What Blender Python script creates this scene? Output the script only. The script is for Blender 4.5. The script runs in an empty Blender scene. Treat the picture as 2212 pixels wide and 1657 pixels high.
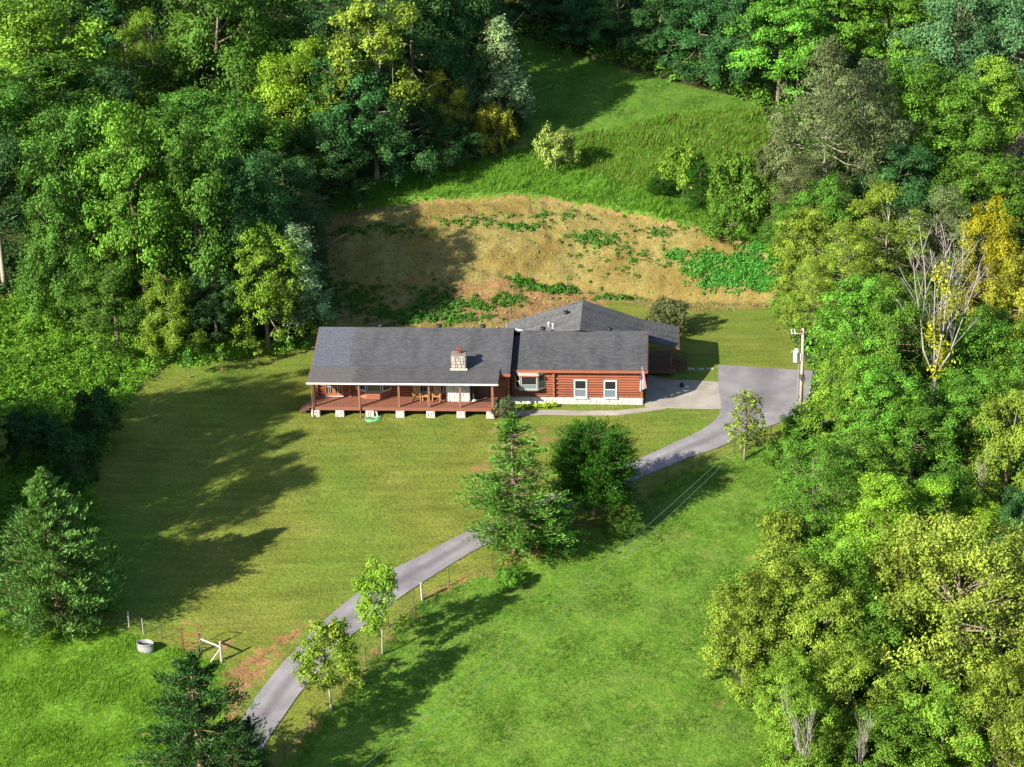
import bpy, math, random
import numpy as np

# ------------------------------------------------------------------ camera, sky, sun
sc = bpy.context.scene
PITCH, ROLL, FPX = math.radians(23.0), math.radians(1.3), 4300.0      # 70 mm view from a drone
CAM = np.array([0.0, -149.0, 63.0])
cd = bpy.data.cameras.new('camera'); cam = bpy.data.objects.new('camera', cd)
sc.collection.objects.link(cam); sc.camera = cam
cd.sensor_width = 36.0; cd.lens = 36.0*FPX/2212.0
cd.clip_start = 1.0; cd.clip_end = 3000.0
cam.location = CAM
from mathutils import Matrix, Vector
cam.rotation_euler = (Matrix.Rotation(math.pi/2-PITCH, 3, 'X') @ Matrix.Rotation(-ROLL, 3, 'Z')).to_euler()

SUN_EL, SUN_DIR = math.radians(30.0), math.radians(37.5)   # shadows fall right and away
sun_vec = Vector((-math.cos(SUN_DIR)*math.cos(SUN_EL), -math.sin(SUN_DIR)*math.cos(SUN_EL), math.sin(SUN_EL)))
w = bpy.data.worlds.new('World'); sc.world = w; w.use_nodes = True
nt = w.node_tree; nt.nodes.clear()
sky = nt.nodes.new('ShaderNodeTexSky'); sky.sky_type = 'NISHITA'; sky.sun_disc = False
sky.sun_elevation = SUN_EL; sky.sun_rotation = math.atan2(sun_vec.x, sun_vec.y)
sky.air_density = 1.0; sky.dust_density = 0.6
bg = nt.nodes.new('ShaderNodeBackground'); bg.inputs['Strength'].default_value = 0.088
wo = nt.nodes.new('ShaderNodeOutputWorld')
nt.links.new(sky.outputs[0], bg.inputs[0]); nt.links.new(bg.outputs[0], wo.inputs[0])
sd = bpy.data.lights.new('sun', 'SUN'); sd.energy = 5.0; sd.angle = math.radians(0.53); sd.color = (1.0, 0.93, 0.80)
so = bpy.data.objects.new('sun', sd); sc.collection.objects.link(so)
so.rotation_euler = sun_vec.to_track_quat('Z', 'Y').to_euler(); so.location = (-60, -60, 80)
sc.view_settings.view_transform = 'Standard'; sc.view_settings.look = 'None'
sc.view_settings.exposure = 1.62; sc.view_settings.gamma = 1.0
sc.cycles.max_bounces = 5; sc.cycles.diffuse_bounces = 2; sc.cycles.glossy_bounces = 2
sc.cycles.transmission_bounces = 3; sc.cycles.transparent_max_bounces = 4

rng = np.random.default_rng(7); R = random.Random(7)
COL = sc.collection

# ------------------------------------------------------------------ terrain
def sst(a, b, x):
    t = np.clip((x-a)/(b-a), 0, 1); return t*t*(3-2*t)
def sp(x, k=3.0):                      # softplus ramp
    return np.where(x/k > 30, x, k*np.log1p(np.exp(np.clip(x/k, -40, 30))))
YF = ([-60, -24, -18, -10, 0, 6, 15, 24, 32, 60], [-4, -2, 9.5, 12.5, 15, 18.0, 17.8, 16.0, 16, 16])
YT = ([-60, -24, -18, -10, 0, 6, 15, 24, 32, 60], [26, 26, 28, 29.5, 31, 30, 26.5, 21, 24, 26])
HB = ([-60, -24, -18, 0, 14, 24, 32, 60], [6, 6, 5.2, 5.5, 4.4, 2.2, 1.8, 1.8])
FENCE_W = []                           # world fence line, filled below
def base_h(x, y):
    x = np.asarray(x, float); y = np.asarray(y, float)
    z = -0.13*sp(-10.5-y, 2.5)
    yf = np.interp(x, *YF); yt = np.interp(x, *YT); hb = np.interp(x, *HB)
    t = np.clip((y-yf)/(yt-yf), 0, 1)
    z = z + hb*(0.75*t*t*(3-2*t)+0.25*t) + 0.21*sp(y-yt-1, 2.0)
    z = z + 0.20*sp(-x-27, 3.0)*sst(-34, -8, y)*sst(400, 120, y)
    xe = 27+0.34*np.minimum(y+5, 0)
    z = z - 3.2*sst(0, 15, x-xe)*(1-sst(8, 34, y)) + 0.16*sp(x-xe-22, 3.0)
    far = np.maximum(np.hypot(x, y)-140, 0)
    return z - 0.05*np.minimum(far, 200)
def ray(px, py):
    a, b = px-1106.0, 828.5-py; cr, sr = math.cos(ROLL), math.sin(ROLL)
    u, v = (a*cr+b*sr)/FPX, (-a*sr+b*cr)/FPX
    c, s = math.cos(PITCH), math.sin(PITCH)
    return np.array([u, c+v*s, -s+v*c])
_ts = np.arange(70, 420, 0.25)
def G(px, py):
    """Where the sight line of a point of the survey picture meets the ground."""
    d = ray(px, py); P = CAM+_ts[:, None]*d
    h = base_h(P[:, 0], P[:, 1]); k = np.argmax(P[:, 2] < h)
    if P[k, 2] >= h[k]: k = len(_ts)-1
    lo, hi = _ts[k-1], _ts[k]
    for _ in range(20):
        m = (lo+hi)/2; q = CAM+m*d
        if q[2] < base_h(q[0], q[1]): hi = m
        else: lo = m
    q = CAM+hi*d
    return np.array([q[0], q[1], float(base_h(q[0], q[1]))])
def GP(pts): return np.array([G(*p)[:2] for p in pts])
def size_at(P, px): 
    c, s = math.cos(PITCH), math.sin(PITCH); d = P-CAM
    return px*(d[1]*c-d[2]*s)/FPX
def top_z(P, py):                      # height above P that reaches picture row py
    lo, hi = 0.05, 60.0
    for _ in range(40):
        m = (lo+hi)/2; d = np.array([P[0], P[1], P[2]+m])-CAM
        c, s = math.cos(PITCH), math.sin(PITCH); wv = d[1]*c-d[2]*s
        u = FPX*d[0]/wv; v = FPX*(d[1]*s+d[2]*c)/wv
        y = 828.5-(u*math.sin(ROLL)+v*math.cos(ROLL))
        if y > py: lo = m
        else: hi = m
    return hi
def resample(P, step):
    P = np.asarray(P, float); s = np.r_[0, np.cumsum(np.hypot(*np.diff(P[:, :2], axis=0).T))]
    n = max(2, int(s[-1]/step)); t = np.linspace(0, s[-1], n)
    return np.stack([np.interp(t, s, P[:, i]) for i in range(P.shape[1])], 1)
def seg_dist(X, Y, poly):
    """unsigned distance and side of the nearest segment of an open polyline"""
    best = np.full(X.shape, 1e9); side = np.zeros(X.shape)
    for (x0, y0), (x1, y1) in zip(poly[:-1], poly[1:]):
        dx, dy = x1-x0, y1-y0; L = dx*dx+dy*dy+1e-9
        t = np.clip(((X-x0)*dx+(Y-y0)*dy)/L, 0, 1)
        d = np.hypot(X-x0-t*dx, Y-y0-t*dy); m = d < best
        best[m] = d[m]; side[m] = (dx*(Y-y0)-dy*(X-x0))[m]
    return best, side
def pip(X, Y, poly):
    ins = np.zeros(X.shape, bool); n = len(poly)
    for i in range(n):
        x0, y0 = poly[i]; x1, y1 = poly[(i+1) % n]
        if y0 == y1: continue
        c = ((y0 > Y) != (y1 > Y)) & (X < (x1-x0)*(Y-y0)/(y1-y0)+x0); ins ^= c
    return ins
def soft(X, Y, poly, wdt):
    d, _ = seg_dist(X, Y, np.vstack([poly, poly[:1]])); ins = pip(X, Y, poly)
    return np.clip(0.5+np.where(ins, d, -d)/(2*wdt), 0, 1)

FENCE_PX = [(560, 1720), (618, 1640), (704, 1534), (742, 1502), (780, 1452), (818, 1400), (881, 1325), (912, 1295), (978, 1261),
            (1044, 1239), (1110, 1218), (1200, 1196), (1290, 1150), (1370, 1090), (1454, 1036), (1563, 988), (1665, 955)]
FENCE_W = GP(FENCE_PX)
def h(x, y):
    z = base_h(x, y); x = np.asarray(x, float); y = np.asarray(y, float)
    z = z + 0.05*np.sin(x*0.9+1.3*np.sin(y*0.35))*np.sin(y*0.7+0.8*np.sin(x*0.4))*sst(-9, -14, y)
    return z
def hz(x, y): return float(h(np.array([x]), np.array([y]))[0])

# ------------------------------------------------------------------ small mesh kit
def link(o, parent=None):
    COL.objects.link(o)
    if parent is not None: o.parent = parent
    return o
def tag(o, label=None, cat=None, group=None, kind=None):
    if label: o['label'] = label
    if cat: o['category'] = cat
    if group: o['group'] = group
    if kind: o['kind'] = kind
    return o
def empty(name, loc=(0, 0, 0), rz=0.0, parent=None):
    o = bpy.data.objects.new(name, None); o.location = loc; o.rotation_euler = (0, 0, rz)
    o.empty_display_size = 0.3
    return link(o, parent)
def arr_mesh(name, V, F, v=None, extra=None):
    V = np.ascontiguousarray(V, np.float32); F = np.ascontiguousarray(F, np.int32); k = F.shape[1]
    me = bpy.data.meshes.new(name)
    me.vertices.add(len(V)); me.vertices.foreach_set('co', V.ravel())
    me.loops.add(F.size); me.loops.foreach_set('vertex_index', F.ravel())
    me.polygons.add(len(F)); me.polygons.foreach_set('loop_start', np.arange(0, F.size, k, dtype=np.int32))
    if v is not None:
        a = me.attributes.new('v', 'FLOAT', 'FACE'); a.data.foreach_set('value', np.ascontiguousarray(v, np.float32))
    me.update(calc_edges=True)
    return me
class MB:
    """collects simple solids; build() links them as one mesh object"""
    def __init__(s): s.V = []; s.F = []; s.UV = None
    def poly(s, pts, faces):
        n = len(s.V); s.V += [tuple(p) for p in pts]; s.F += [tuple(i+n for i in f) for f in faces]; return s
    def box(s, x0, x1, y0, y1, z0, z1):
        return s.poly([(x0, y0, z0), (x1, y0, z0), (x1, y1, z0), (x0, y1, z0), (x0, y0, z1), (x1, y0, z1), (x1, y1, z1), (x0, y1, z1)],
                      [(0, 3, 2, 1), (4, 5, 6, 7), (0, 1, 5, 4), (1, 2, 6, 5), (2, 3, 7, 6), (3, 0, 4, 7)])
    def bbox(s, x0, x1, y0, y1, z0, z1, b):          # chamfered box
        o = []
        for z, i in ((z0, b), (z0+b, 0), (z1-b, 0), (z1, b)):
            o += [(x0+i, y0+i, z), (x1-i, y0+i, z), (x1-i, y1-i, z), (x0+i, y1-i, z)]
        f = [(0, 3, 2, 1), (12, 13, 14, 15)]
        for k in range(3):
            for i in range(4):
                j = (i+1) % 4; f.append((4*k+i, 4*k+j, 4*k+4+j, 4*k+4+i))
        return s.poly(o, f)
    def bar(s, a, b, wx, wy=None):                   # square bar between two points
        return s.tube([a, b], [wx/1.414, (wy or wx)/1.414], 4)
    def tube(s, pts, rad, n=8, cap=True):
        P = [Vector(p) for p in pts]
        if not hasattr(rad, '__len__'): rad = [rad]*len(P)
        rings = []; n0 = len(s.V); prev = None
        for i, p in enumerate(P):
            d = (P[min(i+1, len(P)-1)]-P[max(i-1, 0)])
            d = d.normalized() if d.length > 1e-9 else Vector((0, 0, 1))
            if prev is None:
                a = Vector((1, 0, 0)) if abs(d.x) < 0.8 else Vector((0, 1, 0))
                u = (a-d*a.dot(d)).normalized()
            else: u = (prev-d*prev.dot(d)).normalized()
            prev = u; q = d.cross(u)
            for k in range(n):
                t = 2*math.pi*(k+0.5)/n; s.V.append(tuple(p+(u*math.cos(t)+q*math.sin(t))*rad[i]))
        for i in range(len(P)-1):
            for k in range(n):
                a = n0+i*n+k; b = n0+i*n+(k+1) % n; s.F.append((a, b, b+n, a+n))
        if cap:
            s.F.append(tuple(n0+k for k in range(n))[::-1]); e = n0+(len(P)-1)*n; s.F.append(tuple(e+k for k in range(n)))
        return s
    def lathe(s, prof, n=16, c=(0, 0, 0), sx=1.0, sy=1.0):
        n0 = len(s.V)
        for r, z in prof:
            for k in range(n):
                t = 2*math.pi*k/n; s.V.append((c[0]+r*sx*math.cos(t), c[1]+r*sy*math.sin(t), c[2]+z))
        for i in range(len(prof)-1):
            for k in range(n):
                a = n0+i*n+k; b = n0+i*n+(k+1) % n; s.F.append((a, b, b+n, a+n))
        s.F.append(tuple(n0+k for k in range(n))[::-1]); e = n0+(len(prof)-1)*n; s.F.append(tuple(e+k for k in range(n)))
        return s
    def mesh(s, name, mat, smooth=False):
        me = bpy.data.meshes.new(name); me.from_pydata(s.V, [], s.F)
        if mat: me.materials.append(mat)
        if s.UV is not None:
            uv = me.uv_layers.new(name='UVMap'); uv.data.foreach_set('uv', np.array(s.UV, np.float32).ravel())
        if smooth: me.polygons.foreach_set('use_smooth', [True]*len(me.polygons))
        me.update(); return me
    def build(s, name, mat, parent=None, smooth=False, loc=None, rz=None):
        o = bpy.data.objects.new(name, s.mesh(name, mat, smooth))
        if loc is not None: o.location = loc
        if rz is not None: o.rotation_euler = (0, 0, rz)
        return link(o, parent)

# ------------------------------------------------------------------ materials
def newmat(name):
    m = bpy.data.materials.new(name); m.use_nodes = True; n = m.node_tree; n.nodes.clear()
    out = n.nodes.new('ShaderNodeOutputMaterial'); return m, n, out
def nd(n, t, **kw):
    o = n.nodes.new(t)
    for k, val in kw.items():
        if k in o.inputs.keys(): o.inputs[k].default_value = val
        else: setattr(o, k, val)
    return o
def ramp(n, fac, stops):
    r = n.nodes.new('ShaderNodeValToRGB'); e = r.color_ramp.elements
    while len(e) < len(stops): e.new(0.5)
    for i, (p, c) in enumerate(stops):
        e[i].position = p; e[i].color = (*c, 1) if len(c) == 3 else c
    n.links.new(fac, r.inputs[0]); return r.outputs[0]
def mixc(n, fac, a, b, mode='MIX'):
    m = n.nodes.new('ShaderNodeMix'); m.data_type = 'RGBA'; m.blend_type = mode
    for s_, val in ((m.inputs[0], fac), (m.inputs[6], a), (m.inputs[7], b)):
        if hasattr(val, 'links') or isinstance(val, bpy.types.NodeSocket): n.links.new(val, s_)
        elif isinstance(val, (int, float)): s_.default_value = val
        else: s_.default_value = (*val, 1)
    return m.outputs[2]
def math_(n, op, a, b=None, clamp=False):
    m = n.nodes.new('ShaderNodeMath'); m.operation = op; m.use_clamp = clamp
    for i, val in enumerate((a, b)):
        if val is None: continue
        if isinstance(val, (int, float)): m.inputs[i].default_value = val
        else: n.links.new(val, m.inputs[i])
    return m.outputs[0]
def noise(n, vec, scale, detail=4, rough=0.55, dist=0.0):
    t = nd(n, 'ShaderNodeTexNoise', Scale=scale, Detail=detail, Roughness=rough, Distortion=dist)
    if vec is not None: n.links.new(vec, t.inputs['Vector'])
    return t.outputs['Fac']
def plain(name, col, rough=0.7, var=0.25, scale=3.0, metal=0.0, bump=0.0, bscale=30.0, spec=0.3, stretch=None, rv=.16):
    """one base colour with a little wear and grain"""
    m, n, out = newmat(name); tc = nd(n, 'ShaderNodeTexCoord'); vec = tc.outputs['Object']
    if stretch:
        mp = nd(n, 'ShaderNodeMapping'); mp.inputs['Scale'].default_value = stretch; n.links.new(vec, mp.inputs[0]); vec = mp.outputs[0]
    f = noise(n, vec, scale, 5, 0.6)
    oi = nd(n, 'ShaderNodeObjectInfo')
    c = ramp(n, f, [(0.25, tuple(x*(1-var) for x in col)), (0.55, col), (0.8, tuple(min(1, x*(1+var)) for x in col))])
    vv = math_(n, 'ADD', math_(n, 'MULTIPLY', oi.outputs['Random'], rv), 1-rv/2)
    hs = nd(n, 'ShaderNodeHueSaturation'); n.links.new(c, hs.inputs['Color']); n.links.new(vv, hs.inputs['Value'])
    p = nd(n, 'ShaderNodeBsdfPrincipled', Roughness=rough, Metallic=metal); p.inputs['Specular IOR Level'].default_value = spec
    n.links.new(hs.outputs[0], p.inputs['Base Color'])
    if bump:
        b = nd(n, 'ShaderNodeBump', Strength=bump, Distance=0.02); n.links.new(noise(n, vec, bscale, 4), b.inputs['Height']); n.links.new(b.outputs[0], p.inputs['Normal'])
    n.links.new(p.outputs[0], out.inputs[0]); return m
def leafmat(name, dark, mid, light, trans=0.22, rough=0.5):
    m, n, out = newmat(name)
    at = nd(n, 'ShaderNodeAttribute', attribute_name='v')
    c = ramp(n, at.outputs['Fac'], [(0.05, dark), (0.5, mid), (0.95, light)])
    oi = nd(n, 'ShaderNodeObjectInfo')
    hs = nd(n, 'ShaderNodeHueSaturation'); n.links.new(c, hs.inputs['Color'])
    n.links.new(math_(n, 'ADD', math_(n, 'MULTIPLY', oi.outputs['Random'], 0.022), 0.492), hs.inputs['Hue'])
    n.links.new(math_(n, 'ADD', math_(n, 'MULTIPLY', oi.outputs['Random'], 0.3), 0.85), hs.inputs['Value'])
    p = nd(n, 'ShaderNodeBsdfPrincipled', Roughness=rough); p.inputs['Specular IOR Level'].default_value = 0.088
    n.links.new(hs.outputs[0], p.inputs['Base Color'])
    t = nd(n, 'ShaderNodeBsdfTranslucent'); n.links.new(mixc(n, 1.0, hs.outputs[0], (1.25, 1.35, 0.55), 'MULTIPLY'), t.inputs[0])
    mx = nd(n, 'ShaderNodeMixShader'); mx.inputs[0].default_value = trans
    n.links.new(p.outputs[0], mx.inputs[1]); n.links.new(t.outputs[0], mx.inputs[2]); n.links.new(mx.outputs[0], out.inputs[0])
    return m
# ------------------------------------------------------------------ ground zones (world polygons surveyed from the picture)
Z = {}
Z['dirt'] = GP([(700, 470), (760, 458), (900, 441), (1000, 436), (1100, 433), (1200, 438), (1300, 453), (1420, 478), (1530, 505), (1620, 530),
                (1690, 600), (1660, 668), (1500, 672), (1420, 664), (1330, 650), (1250, 690), (1090, 712), (900, 712), (730, 712), (715, 600)])
Z['clay'] = GP([(880, 700), (890, 640), (960, 610), (1060, 600), (1150, 600), (1230, 620), (1330, 640), (1300, 660), (1180, 705)])
Z['clay2'] = GP([(470, 1450), (560, 1400), (640, 1345), (700, 1320), (690, 1335), (640, 1390), (590, 1440), (540, 1505), (500, 1560), (470, 1500)])
Z['meadow'] = GP([(-300, 1320), (0, 1322), (150, 1345), (250, 1360), (330, 1388), (400, 1408), (480, 1435), (500, 1470), (480, 1560), (490, 1660), (470, 1760), (-300, 1760)])
Z['pasture'] = np.vstack([FENCE_W, GP([(1720, 960), (1690, 1100), (1650, 1220), (1560, 1300), (1590, 1450), (1690, 1560), (1720, 1760), (560, 1760)])])
Z['weeds'] = GP([(-250, 650), (100, 640), (210, 640), (300, 740), (430, 748), (560, 735), (650, 735), (668, 752), (560, 768), (430, 792), (350, 790), (310, 825),
                 (260, 890), (225, 990), (200, 1080), (255, 1200), (262, 1325), (-250, 1325)])
Z['tall'] = GP([(690, 462), (735, 405), (830, 385), (920, 352), (1080, 338), (1140, 322), (1230, 300), (1480, 245), (1640, 235), (1700, 330), (1690, 590),
                (1600, 525), (1500, 497), (1420, 477), (1300, 452), (1200, 437), (1100, 431), (900, 439)])
Z['woodL'] = GP([(-500, 640), (190, 640), (310, 750), (640, 742), (700, 700), (712, 600), (692, 470), (735, 405), (830, 385), (920, 350), (1080, 335), (1120, 310),
                 (1132, 240), (1098, 66), (1080, 30), (900, -70), (-500, -70)])
Z['woodR'] = GP([(1080, 30), (1098, 62), (1200, 110), (1400, 165), (1630, 220), (1690, 300), (1690, 560), (1665, 660), (1755, 800), (1745, 880), (1706, 930), (1690, 1050), (1660, 1210),
                 (1540, 1300), (1560, 1450), (1690, 1560), (1710, 1760), (2700, 1760), (2700, -70), (1300, -70)])
# driveway edges, paired left / right
DRIVE_PX = [((455, 1690), (545, 1660)), ((504, 1591), (590, 1579)), ((546, 1514), (640, 1508)), ((602, 1443), (690, 1447)), ((664, 1375), (748, 1382)), ((699, 1342), (779, 1357)),
            ((747, 1301), (826, 1321)), ((782, 1276), (862, 1292)), ((850, 1229), (918, 1254)), ((915, 1199), (971, 1221)), ((974, 1166), (1024, 1190)),
            ((1035, 1139), (1084, 1160)), ((1120, 1101), (1150, 1126)), ((1204, 1063), (1225, 1098)), ((1271, 1042), (1290, 1080)), ((1375, 994), (1387, 1031)),
            ((1460, 956), (1460, 999)), ((1503, 937), (1514, 982)), ((1535, 918), (1563, 963)), ((1554, 899), (1605, 943)), ((1560, 884), (1644, 929)), ((1558, 868), (1674, 918)),
            ((1553, 850), (1712, 902)), ((1551, 832), (1740, 876)), ((1551, 815), (1752, 845)), ((1551, 786), (1757, 797))]
DL = resample(np.array([np.r_[G(*a)[:2], G(*b)[:2]] for a, b in DRIVE_PX]), 0.5)
for i in (0, 1, 2, 3): DL[:, i] = np.convolve(np.pad(DL[:, i], 2, 'edge'), np.ones(5)/5, 'valid')
DRIVE_POLY = np.vstack([DL[:, :2], DL[::-1, 2:]])
APRON = np.array([np.r_[G(*a)[:2], G(*b)[:2]] for a, b in [((1398, 809), (1393, 878)), ((1430, 818), (1422, 880)), ((1460, 821), (1460, 882)), ((1537, 824), (1530, 883)), ((1552, 826), (1559, 883))]])
WALK = np.array([np.r_[G(*a)[:2], G(*b)[:2]] for a, b in [((1112, 889), (1106, 900)), ((1140, 887), (1145, 897)), ((1174, 886), (1183, 896)), ((1260, 888), (1260, 897)), ((1332, 887), (1332, 897)),
                 ((1390, 881.5), (1392, 890)), ((1425, 879), (1440, 883))]])
HARD = [DRIVE_POLY, np.vstack([APRON[:, :2], APRON[::-1, 2:]]), np.vstack([WALK[:, :2], WALK[::-1, 2:]])]

gx = np.r_[np.linspace(-700, -80, 24)[:-1], np.arange(-80, 80.01, 0.36), np.linspace(80, 700, 24)[1:]]
gy = np.r_[np.linspace(-400, -62, 14)[:-1], np.arange(-62, 96, 0.36), np.linspace(96, 180, 60)[:-1], np.linspace(180, 1200, 24)]
GX, GY = np.meshgrid(gx, gy); GZ = h(GX, GY)
near = (np.abs(GX) < 80) & (GY > -62) & (GY < 180)
d_f, side_f = seg_dist(GX, GY, FENCE_W)
GZ = GZ-0.32*np.where(side_f < 0, sst(0.0, 0.7, d_f)*sst(9, 3, d_f), 0)*near
# rough relief: clods on the cut bank, tussocks in the rough grass
mk = {k: np.where(near, soft(GX, GY, Z[k], wd), 0) for k, wd in (('dirt', .7), ('clay', .9), ('clay2', .6), ('meadow', .6), ('pasture', .5), ('weeds', .9), ('tall', .8), ('woodL', 1.2), ('woodR', 1.2))}
def lump(sd, c, amp):
    g = np.random.default_rng(sd); a = g.normal(size=(len(gy)//c+3, len(gx)//c+3))
    iy = np.arange(len(gy))/c; ix = np.arange(len(gx))/c; y0 = iy.astype(int); x0 = ix.astype(int)
    fy = (iy-y0)[:, None]; fx = (ix-x0)[None]; fy = fy*fy*(3-2*fy); fx = fx*fx*(3-2*fx)
    return amp*((a[y0][:, x0]*(1-fx)+a[y0][:, x0+1]*fx)*(1-fy)+(a[y0+1][:, x0]*(1-fx)+a[y0+1][:, x0+1]*fx)*fy)
rough_ = np.maximum.reduce([mk['dirt'], mk['clay'], mk['clay2']*.7])
GZ = GZ+near*(rough_*(lump(1, 1, .065)+lump(2, 2, .06)+lump(3, 9, .12))+np.maximum(mk['tall'], mk['weeds'])*(lump(4, 2, .06)+lump(5, 6, .1))+np.maximum(mk['meadow'], mk['pasture']*.6)*(lump(6, 1, .03)+lump(7, 4, .04)))
TOPE = GP([(905, 441), (1000, 436), (1100, 432), (1200, 438), (1300, 453), (1420, 478), (1530, 505), (1640, 545)])
GZ = GZ+near*.6*sst(.35, .65, mk['tall'])*(1-mk['dirt'])*np.exp(-(seg_dist(GX, GY, TOPE)[0]/2.5)**2)
TRK = GP([(920, 528), (990, 548), (1100, 580), (1230, 606), (1400, 626), (1660, 632), (1660, 656), (1400, 648), (1250, 628), (1120, 608), (1040, 585), (960, 556)])
trk = soft(GX, GY, TRK, .5)*near; GZ = GZ-.35*trk
# erosion gullies running down the cut bank
gul = np.sin(GX*2.0+2.2*lump(8, 7, 1.)+2.5*lump(9, 16, 1.))
GZ = GZ-near*mk['dirt']*0.13*sst(.35, 1, gul)*sst(.05, .3, np.clip((GY-np.interp(GX, *YF))/(np.interp(GX, *YT)-np.interp(GX, *YF)), 0, 1))
flat = np.maximum.reduce([soft(GX, GY, p, .35) for p in HARD])
GZ = np.where(near, GZ*(1-flat)+h(GX, GY)*flat-0.02*flat, GZ)
def gz_at(x, y):
    """height of the built ground mesh"""
    x = np.asarray(x, float); y = np.asarray(y, float)
    i = np.clip(np.searchsorted(gx, x)-1, 0, len(gx)-2); j = np.clip(np.searchsorted(gy, y)-1, 0, len(gy)-2)
    fx = (x-gx[i])/(gx[i+1]-gx[i]); fy = (y-gy[j])/(gy[j+1]-gy[j])
    return (GZ[j, i]*(1-fx)+GZ[j, i+1]*fx)*(1-fy)+(GZ[j+1, i]*(1-fx)+GZ[j+1, i+1]*fx)*fy
def gz1(x, y): return float(gz_at(np.array([x]), np.array([y]))[0])
nx_, ny_ = len(gx), len(gy)
idx = np.arange(nx_*ny_).reshape(ny_, nx_)
F = np.stack([idx[:-1, :-1], idx[:-1, 1:], idx[1:, 1:], idx[1:, :-1]], -1).reshape(-1, 4)
gme = arr_mesh('ground', np.stack([GX, GY, GZ], -1).reshape(-1, 3), F)
gme.polygons.foreach_set('use_smooth', np.ones(len(F), bool))
def vatt(name, a):
    t = gme.attributes.new(name, 'FLOAT', 'POINT'); t.data.foreach_set('value', np.ascontiguousarray(a.ravel(), np.float32))
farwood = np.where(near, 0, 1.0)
vatt('dirt', mk['dirt']); vatt('clay', np.maximum(mk['clay'], mk['clay2'])); vatt('lush', np.maximum.reduce([mk['meadow'], mk['weeds']*.9]))
vatt('pasture', mk['pasture']); HILL = GP([(1098, 64), (1250, 118), (1400, 165), (1630, 222), (1645, 240), (1480, 250), (1230, 305), (1140, 325), (1130, 240)])
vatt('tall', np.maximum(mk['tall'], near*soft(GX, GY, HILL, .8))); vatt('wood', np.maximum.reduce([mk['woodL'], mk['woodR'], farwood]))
edge = np.zeros(GX.shape)
edge = np.maximum(edge, near*np.exp(-(seg_dist(GX, GY, np.vstack([DRIVE_POLY, DRIVE_POLY[:1]]))[0]/.45)**2)*.55*(GY < -8))
fd = np.exp(-(d_f/.8)**2)*near*(GX < 0)*.8
edge = np.maximum(edge, fd)
for q in ([(690, 1440)], [(905, 1210)]): pass
bare = [(1310, 1010, 7, 1.2), (1120, 930, 5, 1.3), (1060, 1010, 4, 1.5), (790, 1250, 2.0, 1.0), (1185, 950, 3, 1.), (1640, 1200, 2.5, 1.), (1600, 1245, 1.6, .8), (1545, 1280, 1.5, .7), (490, 1390, 2.2, 1.2),
        (1590, 1020, 2.5, .9), (1080, 1030, 3, 1.2), (1240, 1050, 4, 1.4), (1130, 1010, 3, 1.5), (1550, 1520, 1.5, .8), (1680, 1555, 1.8, .8)]
for px, py, rx, ry in bare:
    q = G(px, py); edge = np.maximum(edge, .75*np.exp(-(((GX-q[0])/rx)**2+((GY-q[1])/ry)**2)))
TOPEDGE = GP([(905, 441), (1000, 436), (1100, 432), (1200, 438), (1300, 453), (1420, 478), (1530, 505), (1640, 545)])
d_te = seg_dist(GX, GY, TOPEDGE)[0]; edge = np.maximum(edge, near*np.exp(-(d_te/.4)**2)*.95)
vatt('bare', edge)
vatt('track', trk)

m, n, out = newmat('ground')
geo = nd(n, 'ShaderNodeNewGeometry'); pos = geo.outputs['Position']
def A(name): return nd(n, 'ShaderNodeAttribute', attribute_name=name).outputs['Fac']
nb = noise(n, pos, 0.10, 4, .55); ns = noise(n, pos, 1.1, 5, .65); nf = noise(n, pos, 6.0, 4, .7); nm = noise(n, pos, .35, 4, .6)
lawn = ramp(n, nm, [(.25, (.085, .105, .014)), (.5, (.115, .135, .019)), (.75, (.145, .152, .030))])
lawn = mixc(n, ramp(n, nb, [(.45, (0, 0, 0)), (.68, (.75, .75, .75))]), lawn, (.075, .140, .015))
mpl = nd(n, 'ShaderNodeMapping'); mpl.inputs['Rotation'].default_value = (0, 0, math.radians(-38)); mpl.inputs['Scale'].default_value = (.16, 1.5, 1); n.links.new(pos, mpl.inputs[0])
lawn = mixc(n, .85, lawn, ramp(n, noise(n, mpl.outputs[0], .9, 4, .6), [(.3, (.72, .74, .70)), (.5, (1, 1, 1)), (.7, (1.22, 1.18, 1.15))]), 'MULTIPLY')
lush = ramp(n, ns, [(.25, (.055, .130, .008)), (.5, (.090, .190, .013)), (.75, (.130, .215, .022))])
past = ramp(n, ns, [(.25, (.055, .115, .010)), (.5, (.080, .160, .014)), (.75, (.120, .175, .026))])
past = mixc(n, ramp(n, nm, [(.5, (0, 0, 0)), (.75, (.4, .4, .4))]), past, (.14, .14, .045))
tall = ramp(n, ns, [(.25, (.045, .105, .010)), (.5, (.075, .155, .016)), (.75, (.120, .165, .030))])
dirt = ramp(n, noise(n, pos, 1.4, 8, .75), [(.25, (.105, .082, .021)), (.5, (.165, .134, .040)), (.75, (.225, .195, .080))])
dirt = mixc(n, ramp(n, noise(n, pos, .22, 3), [(.45, (0, 0, 0)), (.62, (.7, .7, .7))]), dirt, (.125, .085, .018))
dirt = mixc(n, math_(n, 'MULTIPLY', A('track'), .75), dirt, (.185, .138, .040))
dirt = mixc(n, ramp(n, noise(n, pos, 1.6, 5, .75), [(.56, (0, 0, 0)), (.68, (.5, .5, .5))]), dirt, (.090, .110, .018))
clay = ramp(n, noise(n, pos, 1.8, 6, .7), [(.25, (.110, .060, .024)), (.5, (.195, .105, .045)), (.8, (.26, .18, .08))])
wood = ramp(n, ns, [(.3, (.020, .030, .008)), (.6, (.040, .055, .014)), (.8, (.060, .050, .020))])
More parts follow.
